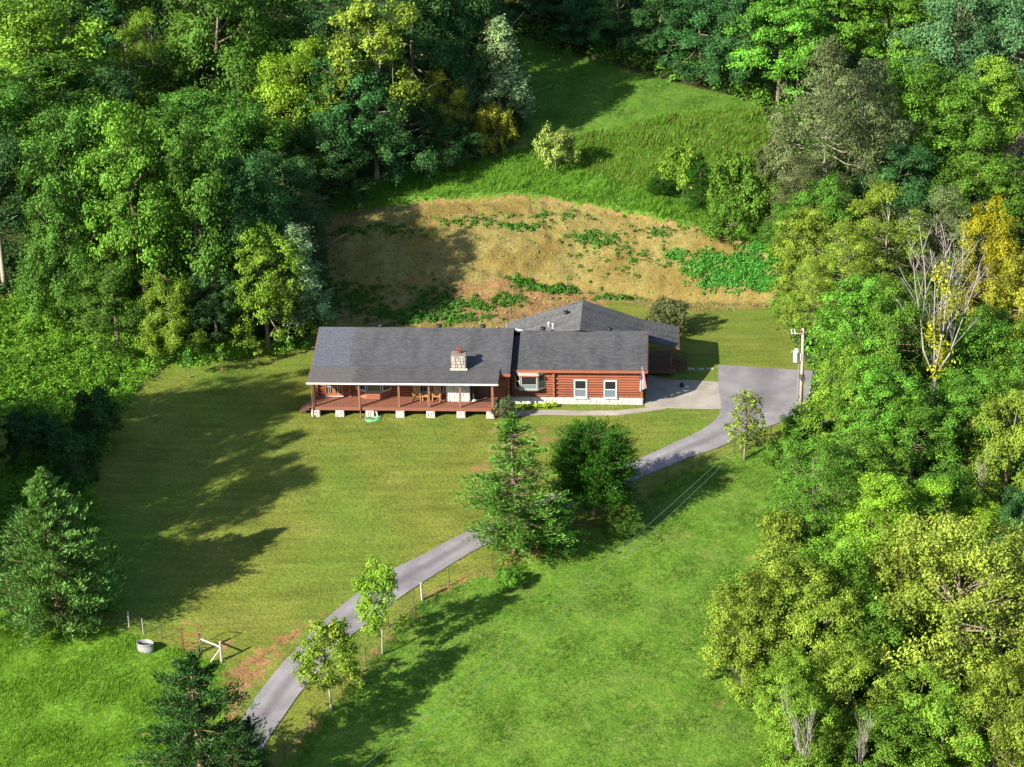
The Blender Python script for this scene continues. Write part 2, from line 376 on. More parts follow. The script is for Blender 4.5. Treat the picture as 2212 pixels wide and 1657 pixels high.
def brk(fac, k, src=None):       # break a soft mask up with noise
    return ramp(n, math_(n, 'ADD', fac, math_(n, 'MULTIPLY', math_(n, 'SUBTRACT', src or ns, .5), k)), [(.40, (0, 0, 0)), (.60, (1, 1, 1))])
c = mixc(n, brk(A('pasture'), .5), lawn, past)
c = mixc(n, brk(A('lush'), .6), c, lush)
c = mixc(n, brk(A('tall'), .5), c, tall)
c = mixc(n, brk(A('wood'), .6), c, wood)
c = mixc(n, brk(A('dirt'), .7), c, dirt)
c = mixc(n, brk(math_(n, 'MULTIPLY', A('clay'), .62), 2.2), c, clay)
c = mixc(n, brk(math_(n, 'MULTIPLY', A('bare'), .62), 1.5), c, mixc(n, .5, clay, (.22, .14, .055)))
c = mixc(n, .8, c, ramp(n, nf, [(.3, (.38, .38, .38)), (.5, (1, 1, 1)), (.7, (1.35, 1.35, 1.2))]), 'MULTIPLY')
p = nd(n, 'ShaderNodeBsdfPrincipled', Roughness=.9); p.inputs['Specular IOR Level'].default_value = .15
b1 = nd(n, 'ShaderNodeBump', Strength=.9, Distance=.12); n.links.new(noise(n, pos, 4.0, 6, .7), b1.inputs['Height'])
n.links.new(c, p.inputs['Base Color']); n.links.new(b1.outputs[0], p.inputs['Normal']); n.links.new(p.outputs[0], out.inputs[0])
gme.materials.append(m)
ground = link(bpy.data.objects.new('ground', gme)); tag(ground, kind='structure')

# ------------------------------------------------------------------ paving
def paving(name, L, Rr, nacross, lift, mat, thick=.06, uv=True):
    L = np.asarray(L); Rr = np.asarray(Rr); k = len(L); V = []; UV = []
    s = np.r_[0, np.cumsum(np.hypot(*np.diff((L+Rr)/2, axis=0).T))]
    for i in range(k):
        for j in range(nacross+1):
            t = j/nacross; x, y = L[i]*(1-t)+Rr[i]*t
            V.append((x, y, float(h(x, y))+lift)); UV.append((t, s[i]))
    W = nacross+1; Fq = [(i*W+j, i*W+j+1, (i+1)*W+j+1, (i+1)*W+j) for i in range(k-1) for j in range(nacross)]
    rim = [i*W for i in range(k)]+[(k-1)*W+j for j in range(1, W)]+[i*W+nacross for i in range(k-2, -1, -1)]+[j for j in range(nacross-1, 0, -1)]
    n0 = len(V); V += [(V[a][0], V[a][1], V[a][2]-thick-.06) for a in rim]; UV += [UV[a] for a in rim]
    Fq += [(rim[i], rim[(i+1) % len(rim)], n0+(i+1) % len(rim), n0+i) for i in range(len(rim))]
    b = MB(); b.V = V; b.F = Fq; b.UV = [UV[v] for f in Fq for v in f]
    return tag(b.build(name, mat, smooth=False), kind='structure')
def pavemat(name, lo, mid, hi, tracks=True, cracks=.18):
    m, n, out = newmat(name); geo = nd(n, 'ShaderNodeNewGeometry'); pos = geo.outputs['Position']
    c = ramp(n, noise(n, pos, .5, 6, .6), [(.25, lo), (.5, mid), (.75, hi)])
    c = mixc(n, .35, c, ramp(n, noise(n, pos, 25, 3, .7), [(.3, (.6, .6, .6)), (.7, (1.3, 1.3, 1.3))]), 'MULTIPLY')
    c = mixc(n, .9, c, ramp(n, noise(n, pos, .18, 6, .7), [(.3, (.74, .74, .76)), (.5, (1, 1, 1)), (.7, (1.16, 1.15, 1.12))]), 'MULTIPLY')
    if tracks:                     # pale wheel tracks either side of a darker strip
        uv = nd(n, 'ShaderNodeUVMap'); sx = nd(n, 'ShaderNodeSeparateXYZ'); n.links.new(uv.outputs[0], sx.inputs[0])
        f = ramp(n, sx.outputs[0], [(0, (.95, .95, .95)), (.12, (.92, .92, .92)), (.28, (1.06, 1.06, 1.06)), (.46, (.62, .61, .63)), (.56, (.64, .63, .65)), (.72, (1.06, 1.06, 1.06)), (.9, (1, 1, 1))])
        c = mixc(n, math_(n, 'MULTIPLY', noise(n, pos, .25, 2), 1.5, True), c, mixc(n, 1, c, f, 'MULTIPLY'))
    vo = nd(n, 'ShaderNodeTexVoronoi', feature='DISTANCE_TO_EDGE', Scale=.22); n.links.new(pos, vo.inputs['Vector'])
    nz = nd(n, 'ShaderNodeTexNoise', Scale=1.2); n.links.new(pos, nz.inputs['Vector'])
    ad = nd(n, 'ShaderNodeVectorMath', operation='ADD'); n.links.new(pos, ad.inputs[0]); n.links.new(nz.outputs['Color'], ad.inputs[1]); n.links.new(ad.outputs[0], vo.inputs['Vector'])
    ck = ramp(n, vo.outputs['Distance'], [(.004, (1, 1, 1)), (.012, (0, 0, 0))])
    c = mixc(n, math_(n, 'MULTIPLY', ck, cracks), c, (.24, .22, .19))
    p = nd(n, 'ShaderNodeBsdfPrincipled', Roughness=.88); p.inputs['Specular IOR Level'].default_value = .2
    n.links.new(c, p.inputs['Base Color']); b = nd(n, 'ShaderNodeBump', Strength=.35, Distance=.02); n.links.new(noise(n, pos, 18, 3), b.inputs['Height']); n.links.new(b.outputs[0], p.inputs['Normal'])
    n.links.new(p.outputs[0], out.inputs[0]); return m
m_asph = pavemat('old_asphalt', (.125, .116, .122), (.165, .154, .162), (.205, .192, .198))
m_conc = pavemat('concrete', (.17, .15, .125), (.23, .205, .175), (.29, .265, .23), tracks=False, cracks=.35)
paving('driveway', DL[:, :2], DL[:, 2:], 14, .05, m_asph)
AP = resample(APRON, .5); paving('parking_apron', AP[:, :2], AP[:, 2:], 8, .035, m_conc)
WK = resample(WALK, .4); paving('walkway', WK[:, :2], WK[:, 2:], 3, .03, m_conc)
# ------------------------------------------------------------------ log house
M = {}
M['log'] = plain('stained_log', (.185, .056, .026), .65, .35, 2.0, rv=.4, stretch=(.6, 3, 8), bump=.3, bscale=12)
M['logend'] = plain('log_end', (.23, .085, .04), .7, .3, 6)
M['trim_red'] = plain('red_fascia', (.21, .072, .040), .6, .2, 2)
M['deck'] = plain('deck_stain', (.175, .070, .044), .65, .22, 1.2, stretch=(6, .6, 1), bump=.2)
M['deck_dark'] = plain('brown_deck_stain', (.11, .05, .03), .7, .2, 2)
M['post'] = plain('porch_post', (.17, .08, .05), .65, .2, 3)
M['white'] = plain('white_trim', (.45, .44, .42), .5, .08, 3)
M['cream'] = plain('aged_trim', (.26, .255, .22), .6, .12, 3)
M['stone'] = plain('pale_fieldstone', (.29, .26, .225), .85, .22, 5, bump=.5, bscale=14)
M['stone_white'] = plain('whitewashed_stone', (.42, .395, .35), .85, .14, 4, bump=.5, bscale=12)
M['mortar'] = plain('grey_mortar', (.14, .12, .10), .9, .2, 6)
M['mortar_white'] = plain('whitewashed_mortar', (.36, .33, .29), .9, .2, 6)
M['terracotta'] = plain('terracotta', (.16, .045, .032), .7, .2, 6)
M['dark'] = plain('black_metal', (.012, .012, .013), .45, .3, 8)
M['pvc'] = plain('white_pvc', (.75, .75, .74), .4, .05, 4)
M['inside'] = plain('dark_interior', (.02, .017, .015), .9, .3, 3)
M['blind'] = plain('pale_blind', (.30, .36, .43), .6, .1, 3)
M['chair'] = plain('honey_pine', (.36, .19, .075), .55, .2, 6)
M['door'] = plain('cedar_door', (.26, .09, .03), .5, .2, 4)
M['doordark'] = plain('dark_door', (.05, .028, .022), .5, .2, 4)
def glassmat(name, col, rough=.06):
    m, n, out = newmat(name); p = nd(n, 'ShaderNodeBsdfPrincipled', Roughness=rough); p.inputs['Base Color'].default_value = (*col, 1)
    p.inputs['Specular IOR Level'].default_value = .6; n.links.new(p.outputs[0], out.inputs[0]); return m
M['glass'] = glassmat('window_glass', (.012, .013, .015)); M['glass_pale'] = glassmat('window_glass_over_blind', (.10, .13, .165), .12)
M['glass_olive'] = glassmat('picture_window_glass', (.085, .080, .052), .1)

def shinglemat(name, base, patch=None):
    m, n, out = newmat(name); uv = nd(n, 'ShaderNodeUVMap'); u = uv.outputs[0]
    br = nd(n, 'ShaderNodeTexBrick', Scale=1.0); n.links.new(u, br.inputs['Vector'])
    br.inputs['Brick Width'].default_value = .30; br.inputs['Row Height'].default_value = .145; br.inputs['Mortar Size'].default_value = .006; br.inputs['Bias'].default_value = 0
    br.inputs['Color1'].default_value = (*[x*.78 for x in base], 1); br.inputs['Color2'].default_value = (*[x*1.2 for x in base], 1); br.inputs['Mortar'].default_value = (*[x*.4 for x in base], 1)
    mp = nd(n, 'ShaderNodeMapping'); mp.inputs['Scale'].default_value = (1.0, .28, 1); n.links.new(u, mp.inputs[0])
    st = noise(n, mp.outputs[0], .9, 6, .65)
    c = mixc(n, .8, br.outputs['Color'], ramp(n, st, [(.3, (.50, .50, .55)), (.5, (1, 1, 1)), (.72, (1.30, 1.27, 1.2))]), 'MULTIPLY')
    if patch:                       # re-roofed / weathered section at the left end
        sx = nd(n, 'ShaderNodeSeparateXYZ'); n.links.new(u, sx.inputs[0])
        wob = math_(n, 'ADD', sx.outputs[0], math_(n, 'MULTIPLY', noise(n, u, 2.0, 4), 1.3))
        bl = mixc(n, 1.0, patch[0], ramp(n, noise(n, u, 5, 4, .7), [(.35, (.6, .6, .62)), (.65, (1.45, 1.45, 1.4))]), 'MULTIPLY')
        c = mixc(n, math_(n, 'MULTIPLY', math_(n, 'MULTIPLY', math_(n, 'SUBTRACT', patch[1]+.25, wob), 2.0, True), patch[2]), c, bl)
    c = mixc(n, .5, c, ramp(n, noise(n, u, 22, 3, .8), [(.3, (.6, .6, .6)), (.7, (1.4, 1.4, 1.4))]), 'MULTIPLY')
    p = nd(n, 'ShaderNodeBsdfPrincipled', Roughness=.9); p.inputs['Specular IOR Level'].default_value = .25
    n.links.new(c, p.inputs['Base Color']); n.links.new(p.outputs[0], out.inputs[0]); return m
M['shingle'] = shinglemat('grey_shingles', (.058, .058, .062)); M['shingle_main'] = shinglemat('grey_shingles_with_bluish_patch', (.058, .058, .062), ((.070, .076, .098), -11.95, .85)); M['shingle_porch'] = shinglemat('grey_shingles_with_pale_patch', (.058, .058, .062), ((.088, .082, .080), -11.4, .75)); M['shingle_sunlit'] = shinglemat('sunlit_rear_shingles', (.095, .095, .094)); M['shingle_rear'] = shinglemat('rear_shingles', (.060, .060, .062))

HOUSE = empty('log_house', (-.14, -4.49, 0), -math.radians(4.42))
tag(HOUSE, 'long red log house with grey shingle roofs, front porch and stone chimney', 'house')
def part(mb, name, mat, parent=None, **k): return mb.build(name, mat, parent or HOUSE, **k)

def roof_plane(name, e0, e1, r1, r0, mat, course=.145, thick=.13, uoff=None):
    """shingled slope: lapped courses from eave (e0,e1) to ridge (r0,r1)"""
    e0, e1, r1, r0 = [np.array(q, float) for q in (e0, e1, r1, r0)]
    L = np.linalg.norm(r0-e0); nC = max(2, int(L/course)); nrm = np.cross(e1-e0, r0-e0); nrm /= np.linalg.norm(nrm)
    if nrm[2] < 0: nrm = -nrm
    b = MB(); b.UV = []; ax = (e1-e0)/np.linalg.norm(e1-e0)
    def U(q, v): return (float(q @ ax), v)
    for i in range(nC):
        t0, t1 = i/nC, (i+1)/nC
        a0, a1 = e0+(r0-e0)*t0, e1+(r1-e1)*t0; c0, c1 = e0+(r0-e0)*t1, e1+(r1-e1)*t1
        up = nrm*.016
        b.poly([a0+up, a1+up, c1, c0], [(0, 1, 2, 3)]); b.UV += [U(a0, t0*L), U(a1, t0*L), U(c1, t1*L), U(c0, t1*L)]
        b.poly([a0, a1, a1+up, a0+up], [(0, 1, 2, 3)]); b.UV += [U(a0, t0*L)]*4
    d = -nrm*thick
    for q in ((e0+d, r0+d, r1+d, e1+d), (e0+d, e1+d, e1, e0), (e1+d, r1+d, r1, e1), (r0+d, e0+d, e0, r0), (r1+d, r0+d, r0, r1)):
        b.poly(q, [(0, 1, 2, 3)]); b.UV += [U(np.array(q[0]), .02)]*4
    return part(b, name, mat)
K = 1/3.
# main block
rf = roof_plane('roof_slope', (-15.65, -.45, 3.207), (.09, -.45, 3.207), (.09, 4.15, 4.74), (-15.65, 4.15, 4.74), M['shingle_main'])
roof_plane('roof_slope', (-.72, -1.15, 2.972), (.09, -1.15, 2.972), (.09, -.452, 3.205), (-.72, -.452, 3.205), M['shingle'])
roof_plane('porch_roof', (-15.65, -2.9, 2.87), (-.722, -2.9, 2.87), (-.722, -.452, 3.203), (-15.65, -.452, 3.203), M['shingle_porch'])
roof_plane('roof_slope', (.09, 8.25, 2.62), (-15.65, 8.25, 2.62), (-15.65, 4.15, 4.74), (.09, 4.15, 4.74), M['shingle'])
# right wing
roof_plane('roof_slope', (.62, -.45, 3.04), (10.79, -.45, 3.04), (10.79, 4.1, 4.55), (.62, 4.1, 4.55), M['shingle'])
roof_plane('sunk_shade_strip', (.0, -.45, 2.62), (.61, -.45, 2.62), (.61, 4.1, 4.13), (.0, 4.1, 4.13), M['shingle'])  # sunken roof strip, added to hold a dark band of shade
roof_plane('roof_slope', (10.79, 7.9, 2.62), (.095, 7.9, 2.62), (.095, 4.1, 4.55), (10.79, 4.1, 4.55), M['shingle'])
# rear cross gable and its side porch
roof_plane('rear_roof_slope', (-.92, 10.1, 2.86), (-.92, 8.0, 2.86), (5.38, 3.6, 4.92), (5.38, 10.1, 4.92), M['shingle_sunlit'])  # left-facing slope: sunlight put into a paler shingle colour
roof_plane('rear_roof_slope', (10.45, 5.5, 3.20), (10.45, 10.1, 3.20), (5.38, 10.1, 4.92), (5.38, 3.6, 4.92), M['shingle_rear'])
roof_plane('side_porch_roof', (13.3, 5.5, 2.60), (13.3, 10.1, 2.60), (10.455, 10.1, 3.195), (10.455, 5.5, 3.195), M['shingle_rear'])
# fascias and gutter
b = MB(); b.bbox(-15.7, -.70, -3.03, -2.915, 2.73, 2.86, .02); part(b, 'gutter', M['white'])
b = MB(); b.box(.6, 10.83, -.49, -.455, 2.80, 3.03); part(b, 'fascia', M['trim_red'])
b = MB(); b.box(-.70, .12, -1.19, -1.155, 2.74, 2.965); part(b, 'fascia', M['trim_red'])
def rake(pts, mat=M['trim_red'], wdt=.17):
    b = MB()
    for a, c in zip(pts[:-1], pts[1:]):
        b.poly([(a[0], a[1], a[2]-wdt-.02), (c[0], c[1], c[2]-wdt-.02), (c[0], c[1], c[2]-.02), (a[0], a[1], a[2]-.02),
                (a[0]+.03, a[1], a[2]-wdt-.02), (c[0]+.03, c[1], c[2]-wdt-.02), (c[0]+.03, c[1], c[2]-.02), (a[0]+.03, a[1], a[2]-.02)],
               [(0, 1, 2, 3), (7, 6, 5, 4), (3, 2, 6, 7), (0, 4, 5, 1), (0, 3, 7, 4), (1, 5, 6, 2)])
    part(b, 'rake_board', mat)
rake([(-15.69, -2.9, 2.87), (-15.69, -.45, 3.205), (-15.69, 4.15, 4.74), (-15.69, 8.25, 2.62)])
rake([(10.80, -.45, 3.04), (10.80, 4.1, 4.55), (10.80, 7.9, 2.62)])
b = MB(); b.box(10.6, 13.3, 5.40, 5.44, 2.42, 2.62); b.box(13.31, 13.36, 5.4, 10.1, 2.42, 2.60); part(b, 'porch_beam', M['deck_dark'])
b = MB(); b.box(-.96, -.93, 8.0, 10.1, 2.68, 2.86); part(b, 'fascia', M['white'])

# --- walls laid up in logs; every course is its own piece
def log_mesh(L, hgt=.198, depth=.11):
    b = MB(); n = 6; pr = [(0.0, -.5)]+[(-depth*math.cos(t)-.02, .5*math.sin(t)) for t in np.linspace(-1.35, 1.35, n)]+[(0.0, .5)]
    V = []
    for x in (0, L): V += [(x, y, z*hgt) for y, z in pr]
    k = len(pr); F = [(i, i+1, k+i+1, k+i) for i in range(k-1)]+[tuple(range(k))[::-1], tuple(range(k, 2*k))]
    b.V = V; b.F = F; me = b.mesh('log', M['log']); return me
_logs = {}
def log_wall(x0, x1, y, z0, z1, rz=0.0, origin=None, gaps=()):
    """wall of stacked logs along local x (or turned by rz about its start); gaps = (xa, xb, za, zb) left for openings"""
    wl = empty('wall', (x0, y, 0) if origin is None else origin, rz, HOUSE); N = max(1, round((z1-z0)/.2)); st = (z1-z0)/N; Lw = x1-x0
    core = MB(); core.box(0, Lw, -.005, .12, z0, z1); core.build('log_core', M['mortar'] if False else M['log'], wl)
    for i in range(N):
        zc = z0+(i+.5)*st; segs = [(0, Lw)]
        for xa, xb, za, zb in gaps:
            if za < zc < zb:
                segs = [s for a, c in segs for s in ((a, min(c, xa-x0)), (max(a, xb-x0), c)) if s[1]-s[0] > .05]
        for a, c in segs:
            k = round(c-a, 2)
            if k not in _logs: _logs[k] = log_mesh(c-a)
            o = bpy.data.objects.new('log', _logs[k]); o.location = (a, -.012, zc); o.scale = (1, 1, st/.2); link(o, wl)
    return wl
DOORG = (-14.7, -13.2, .7, 2.85)
log_wall(-15.3, -.12, -.6, .70, 3.0, gaps=(DOORG, (-12.2, -9.35, .7, 3.0), (-7.6, -5.15, 1.15, 2.7), (-4.95, -3.03, .7, 3.0), (-2.55, -1.55, .7, 2.75)))
log_wall(.12, 10.42, 0, .56, 2.86, gaps=((5.0, 6.08, .56, 2.12), (7.35, 8.42, .56, 2.1), (.5, 2.7, 1.3, 2.86)))
log_wall(0, 7.5, 0, .56, 2.7, math.pi/2, (10.42, 0, 0))
log_wall(0, 8.4, 0, .56, 2.7, -math.pi/2, (-15.3, 7.8, 0))
# body of the blocks behind the logs, gables
b = MB(); b.box(-15.18, -.1, -.45, 7.8, .3, 2.65)
b.poly([(-15.28, -.5, 2.80), (-15.28, 7.75, 2.70), (-15.28, 4.15, 4.60), (-15.2, -.5, 2.80), (-15.2, 7.75, 2.70), (-15.2, 4.15, 4.60)], [(0, 1, 2), (5, 4, 3), (0, 3, 4, 1), (1, 4, 5, 2), (2, 5, 3, 0)])
b.poly([(-.15, -.5, 2.80), (-.15, 7.75, 2.70), (-.15, 4.15, 4.60), (-.08, -.5, 2.80), (-.08, 7.75, 2.70), (-.08, 4.15, 4.60)], [(0, 1, 2), (5, 4, 3), (0, 3, 4, 1), (1, 4, 5, 2), (2, 5, 3, 0)])
part(b, 'main_block', M['log'])
b = MB(); b.box(-.05, 10.28, .14, 7.4, .3, 2.65)
b.poly([(10.3, 0, 2.85), (10.3, 7.4, 2.70), (10.3, 4.1, 4.40), (10.38, 0, 2.85), (10.38, 7.4, 2.70), (10.38, 4.1, 4.40)], [(0, 1, 2), (5, 4, 3), (0, 3, 4, 1), (1, 4, 5, 2), (2, 5, 3, 0)])
part(b, 'wing_block', M['log'])
b = MB(); b.box(-.5, 10.0, 7.5, 9.7, .0, 2.8); b.box(10.0, 10.2, 5.7, 9.7, .3, 2.95)
b.poly([(-.5, 9.7, 2.8), (10.0, 9.7, 2.8), (5.38, 9.7, 4.75), (-.5, 9.6, 2.8), (10.0, 9.6, 2.8), (5.38, 9.6, 4.75)], [(0, 1, 2), (5, 4, 3), (0, 3, 4, 1), (1, 4, 5, 2), (2, 5, 3, 0)])
part(b, 'rear_block', M['log'])
# projecting log ends at the corners
le = MB(); le.tube([(0, -.30, 0), (0, .1, 0)], [.088, .088], 8); lem = le.mesh('log_end', M['logend'])
for x, y, k0, z0, n_ in ((3.45, -.06, 0, .78, 10), (-.08, -.66, 0, .82, 11), (-12.62, -.66, 0, .86, 10), (10.36, -.06, 0, .66, 11), (-15.25, -.66, 0, .8, 11)):
    for i in range(n_):
        o = bpy.data.objects.new('log_end', lem); o.location = (x, y+(0.0 if i % 2 else .10), z0+.2*i); link(o, HOUSE)

# --- rubble stone faces
def stones(parent, x0, x1, z0, z1, y, mat, sz=.34, seed=1, face='front', xf=None):
    r = random.Random(seed); z = z0
    while z < z1-.05:
        hh = min(z1-z, sz*r.uniform(.45, 1.05)); hh = z1-z if z1-z-hh < .1 else hh
        x = x0
        while x < x1-.03:
            ww = sz*r.uniform(.5, 1.8); ww = x1-x if x1-x-ww < sz*.45 else ww
            g = .014; jj = min(sz*.16, .06); j = lambda: r.uniform(-jj, jj)
            P = [(x+g+abs(j()), z+g+abs(j())), (x+ww*.5, z+g*.6), (x+ww-g-abs(j()), z+g+abs(j())), (x+ww-g, z+hh*.5), (x+ww-g-abs(j())*1.5, z+hh-g-abs(j())), (x+ww*.45, z+hh-g*.6), (x+g+abs(j()), z+hh-g-abs(j())), (x+g, z+hh*.5)]
            cx, cz = x+ww/2, z+hh/2; dp = r.uniform(.02, .055); V = []
            for s_, d_ in ((1, 0), (.97, -dp*.7), (.78, -dp)):
                V += [(cx+(a-cx)*s_, d_, cz+(q-cz)*s_) for a, q in P]
            F = [(i, (i+1) % 8, 8+(i+1) % 8, 8+i) for i in range(8)]+[(8+i, 8+(i+1) % 8, 16+(i+1) % 8, 16+i) for i in range(8)]+[tuple(range(16, 24))]
            b = MB()
            if face == 'front': V = [(a, y+d_, q) for a, d_, q in V]
            else: V = [(xf+d_*(1 if face == 'left' else -1), a, q) for a, d_, q in V]
            b.V = V; b.F = F; b.build('stone', mat, parent); x += ww
        z += hh
# foundation of the wing
fo = MB(); fo.box(-.1, 10.46, -.02, .2, -.4, .555); fo.box(10.26, 10.46, .2, 8.2, -.4, .555); fo = part(fo, 'foundation', M['mortar_white'])
stones(fo, -.1, 10.46, -.2, .55, -.02, M['stone_white'], .42, 3)
stones(fo, 0, 8.2, -.2, .55, 0, M['stone_white'], .5, 4, 'right', 10.46)
# porch: deck boards, rim, piers, posts
b = MB()
for i in range(108):
    x = -15.3+i*.1325; b.box(x, x+.126, -2.80, -.62, .725, .762)
dk = part(b, 'deck_boards', M['deck']); dk['kind'] = 'stuff'
b = MB(); b.box(-15.32, -.98, -2.86, -2.803, .50, .765); b.box(-15.36, -15.322, -2.86, -.6, .50, .765); b.box(-.978, -.94, -2.86, -.6, .50, .765); part(b, 'rim_joist', M['deck'])
b = MB(); b.box(-15.3, -.95, -.55, -.45, -.3, .7); part(b, 'crawlspace_wall', M['inside'])
for i, x in enumerate((-15.12, -13.21, -10.84, -8.46, -6.06, -3.68, -1.36)):
    c = MB(); c.poly([(x-.36, -2.9, -.6), (x+.36, -2.9, -.6), (x+.36, -2.35, -.6), (x-.36, -2.35, -.6), (x-.33, -2.84, .50), (x+.33, -2.84, .50), (x+.33, -2.4, .50), (x-.33, -2.4, .50)],
                     [(0, 3, 2, 1), (4, 5, 6, 7), (0, 1, 5, 4), (1, 2, 6, 5), (2, 3, 7, 6), (3, 0, 4, 7)])
    pr = part(c, 'porch_pier', M['mortar_white'])
    stones(pr, x-.34, x+.34, -.25, .49, -2.875, M['stone_white'], .30, 20+i)
for x in (-15.14, -11.63, -8.51, -6.15, -3.72, -1.21):
    b = MB(); b.bbox(x-.075, x+.075, -2.77, -2.62, .763, 2.80, .012); part(b, 'porch_post', M['post'])
b = MB(); b.box(-15.5, -.9, -2.80, -2.6, 2.66, 2.83); part(b, 'porch_beam', M['post'])
for x, z0 in ((-15.3, -.1), (-11.56, -.1), (-1.12, -.1)):                     # downspouts
    b = MB(); b.tube([(x, -2.97, 2.75), (x, -2.93, 2.5), (x, -2.93, z0+.2), (x+.02, -3.1, z0+.05)], .045, 6); part(b, 'downspout', M['post'])
# left steps off the porch end
b = MB()
for i in range(3): b.box(-15.95-.28*i, -15.37-.28*i+.0, -2.5, -1.2, .52-.2*i, .58-.2*i)
part(b, 'steps', M['deck_dark'])
# fireplace breast and chimney
fp = MB(); fp.box(-4.92, -3.06, -1.6, -.5, .3, 2.95); fp = part(fp, 'fireplace_breast', M['mortar_white'])
stones(fp, -4.92, -3.06, .77, 2.9, -1.6, M['stone_white'], .40, 41); stones(fp, -1.6, -.6, .77, 2.9, 0, M['stone_white'], .4, 42, 'left', -4.92)
ch = MB(); ch.box(-4.49, -3.39, -.90, -.08, 3.0, 4.36); ch.bbox(-4.54, -3.34, -.96, -.03, 4.34, 4.43, .03); ch = part(ch, 'chimney', M['mortar'])
stones(ch, -4.49, -3.39, 3.16, 4.33, -.90, M['stone'], .30, 51); stones(ch, -.90, -.08, 3.2, 4.33, 0, M['stone'], .30, 52, 'left', -4.49); stones(ch, -.90, -.08, 3.2, 4.33, 0, M['stone'], .30, 53, 'right', -3.39)
b = MB(); b.bbox(-4.08, -3.80, -.6, -.32, 4.43, 4.68, .02); b.build('flue', M['terracotta'], ch)
b = MB(); b.box(-4.03, -3.85, -.55, -.37, 4.68, 4.74); b.bbox(-4.15, -3.73, -.67, -.25, 4.74, 4.87, .03); b.build('flue_cap', M['terracotta'], ch)
b = MB(); b.poly([(-4.62, -1.02, 3.17), (-3.26, -1.02, 3.17), (-3.26, -.92, 3.30), (-4.62, -.92, 3.30)], [(0, 1, 2, 3)]); b.build('flashing', M['cream'], ch)

# --- windows and doors
def window(x0, x1, z0, z1, y, parent=None, trim=.11, mull=(), rails=(), tm='white', gm='glass', ang=0.0, origin=None, proud=.17, lower=None):
    """framed window in a wall facing -y; turned by ang about origin for bay sides"""
    root = MB(); P = []
    def bx(b, a, c, d, e, f_, g_): b.box(a, c, d, e, f_, g_)
    for q in ((x0, x1, z0, z0+trim*.8), (x0, x1, z1-trim, z1), (x0, x0+trim, z0+trim*.8, z1-trim), (x1-trim, x1, z0+trim*.8, z1-trim)): root.box(q[0], q[1], -proud, -.005, q[2], q[3])
    fr = root.build('window', M[tm], parent or HOUSE, loc=origin or (0, y, 0), rz=ang)
    sl = MB(); sl.box(x0-.05, x1+.05, -proud-.05, -proud+.02, z0-.05, z0-.003); sl.build('sill', M[tm], fr)
    xa, xb, za, zb = x0+trim, x1-trim, z0+trim*.8, z1-trim
    cuts = [za]+[za+(zb-za)*r_ for r_ in rails]+[zb]; cx = [xa]+[xa+(xb-xa)*r_ for r_ in mull]+[xb]
    for i in range(len(cuts)-1):
        for j in range(len(cx)-1):
            g = MB(); g.box(cx[j], cx[j+1], -proud+.05, -proud+.06, cuts[i], cuts[i+1]); g.build('pane', M[(lower if (lower and i == 0) else gm)], fr)
    if rails or mull:
        s_ = MB()
        for q in cuts[1:-1]: s_.box(xa, xb, -proud+.025, -proud+.049, q-.028, q+.028)
        for q in cx[1:-1]: s_.box(q-.018, q+.018, -proud+.028, -proud+.048, za, zb)
        s_.build('sash_bar', M[tm], fr)
    return fr
window(5.02, 6.07, .55, 2.11, 0, rails=(.48,), lower='glass_pale'); window(7.37, 8.41, .53, 2.07, 0, rails=(.48,), lower='glass_pale')
# bay window of the wing, three sides with a little roof
bay = MB(); bay.poly([(.42, -.1, 1.30), (.85, -.62, 1.30), (2.2, -.62, 1.30), (2.75, -.1, 1.30), (.42, -.1, 1.46), (.85, -.62, 1.46), (2.2, -.62, 1.46), (2.75, -.1, 1.46)],
                     [(0, 3, 2, 1), (4, 5, 6, 7), (0, 1, 5, 4), (1, 2, 6, 5), (2, 3, 7, 6)])
bay.poly([(.42, -.1, 2.62), (.85, -.62, 2.62), (2.2, -.62, 2.62), (2.75, -.1, 2.62), (.42, -.1, 2.8), (.85, -.62, 2.8), (2.2, -.62, 2.8), (2.75, -.1, 2.8)],
         [(0, 3, 2, 1), (4, 5, 6, 7), (0, 1, 5, 4), (1, 2, 6, 5), (2, 3, 7, 6)])
bay = part(bay, 'bay_window', M['cream'])
b = MB(); b.poly([(.75, -.75, 2.66), (2.3, -.75, 2.66), (2.3, -.47, 2.78), (.75, -.47, 2.78), (.75, -.75, 2.60), (2.3, -.75, 2.60)], [(0, 1, 2, 3), (4, 5, 1, 0)]); b.build('bay_hood', M['cream'], bay)
b = MB(); b.box(.8, 2.25, -.78, -.755, 2.55, 2.64); b.build('bay_fascia', M['trim_red'], bay)
window(.87, 2.18, 1.44, 2.64, -.60, bay, .09, tm='cream', gm='glass', proud=.05, rails=(.3,), lower='glass_pale')
L1 = math.hypot(.43, .52); a1 = -math.atan2(.52, .43)
window(.02, L1-.02, 1.44, 2.64, 0, bay, .08, tm='cream', ang=a1, origin=(.42, -.1, 0), proud=.04, rails=(.5,))
L2 = math.hypot(.55, .52); a2 = math.atan2(.52, .55)
window(.02, L2-.02, 1.44, 2.64, 0, bay, .08, tm='cream', ang=a2, origin=(2.2, -.62, 0), proud=.04, rails=(.5,), lower='glass_pale')
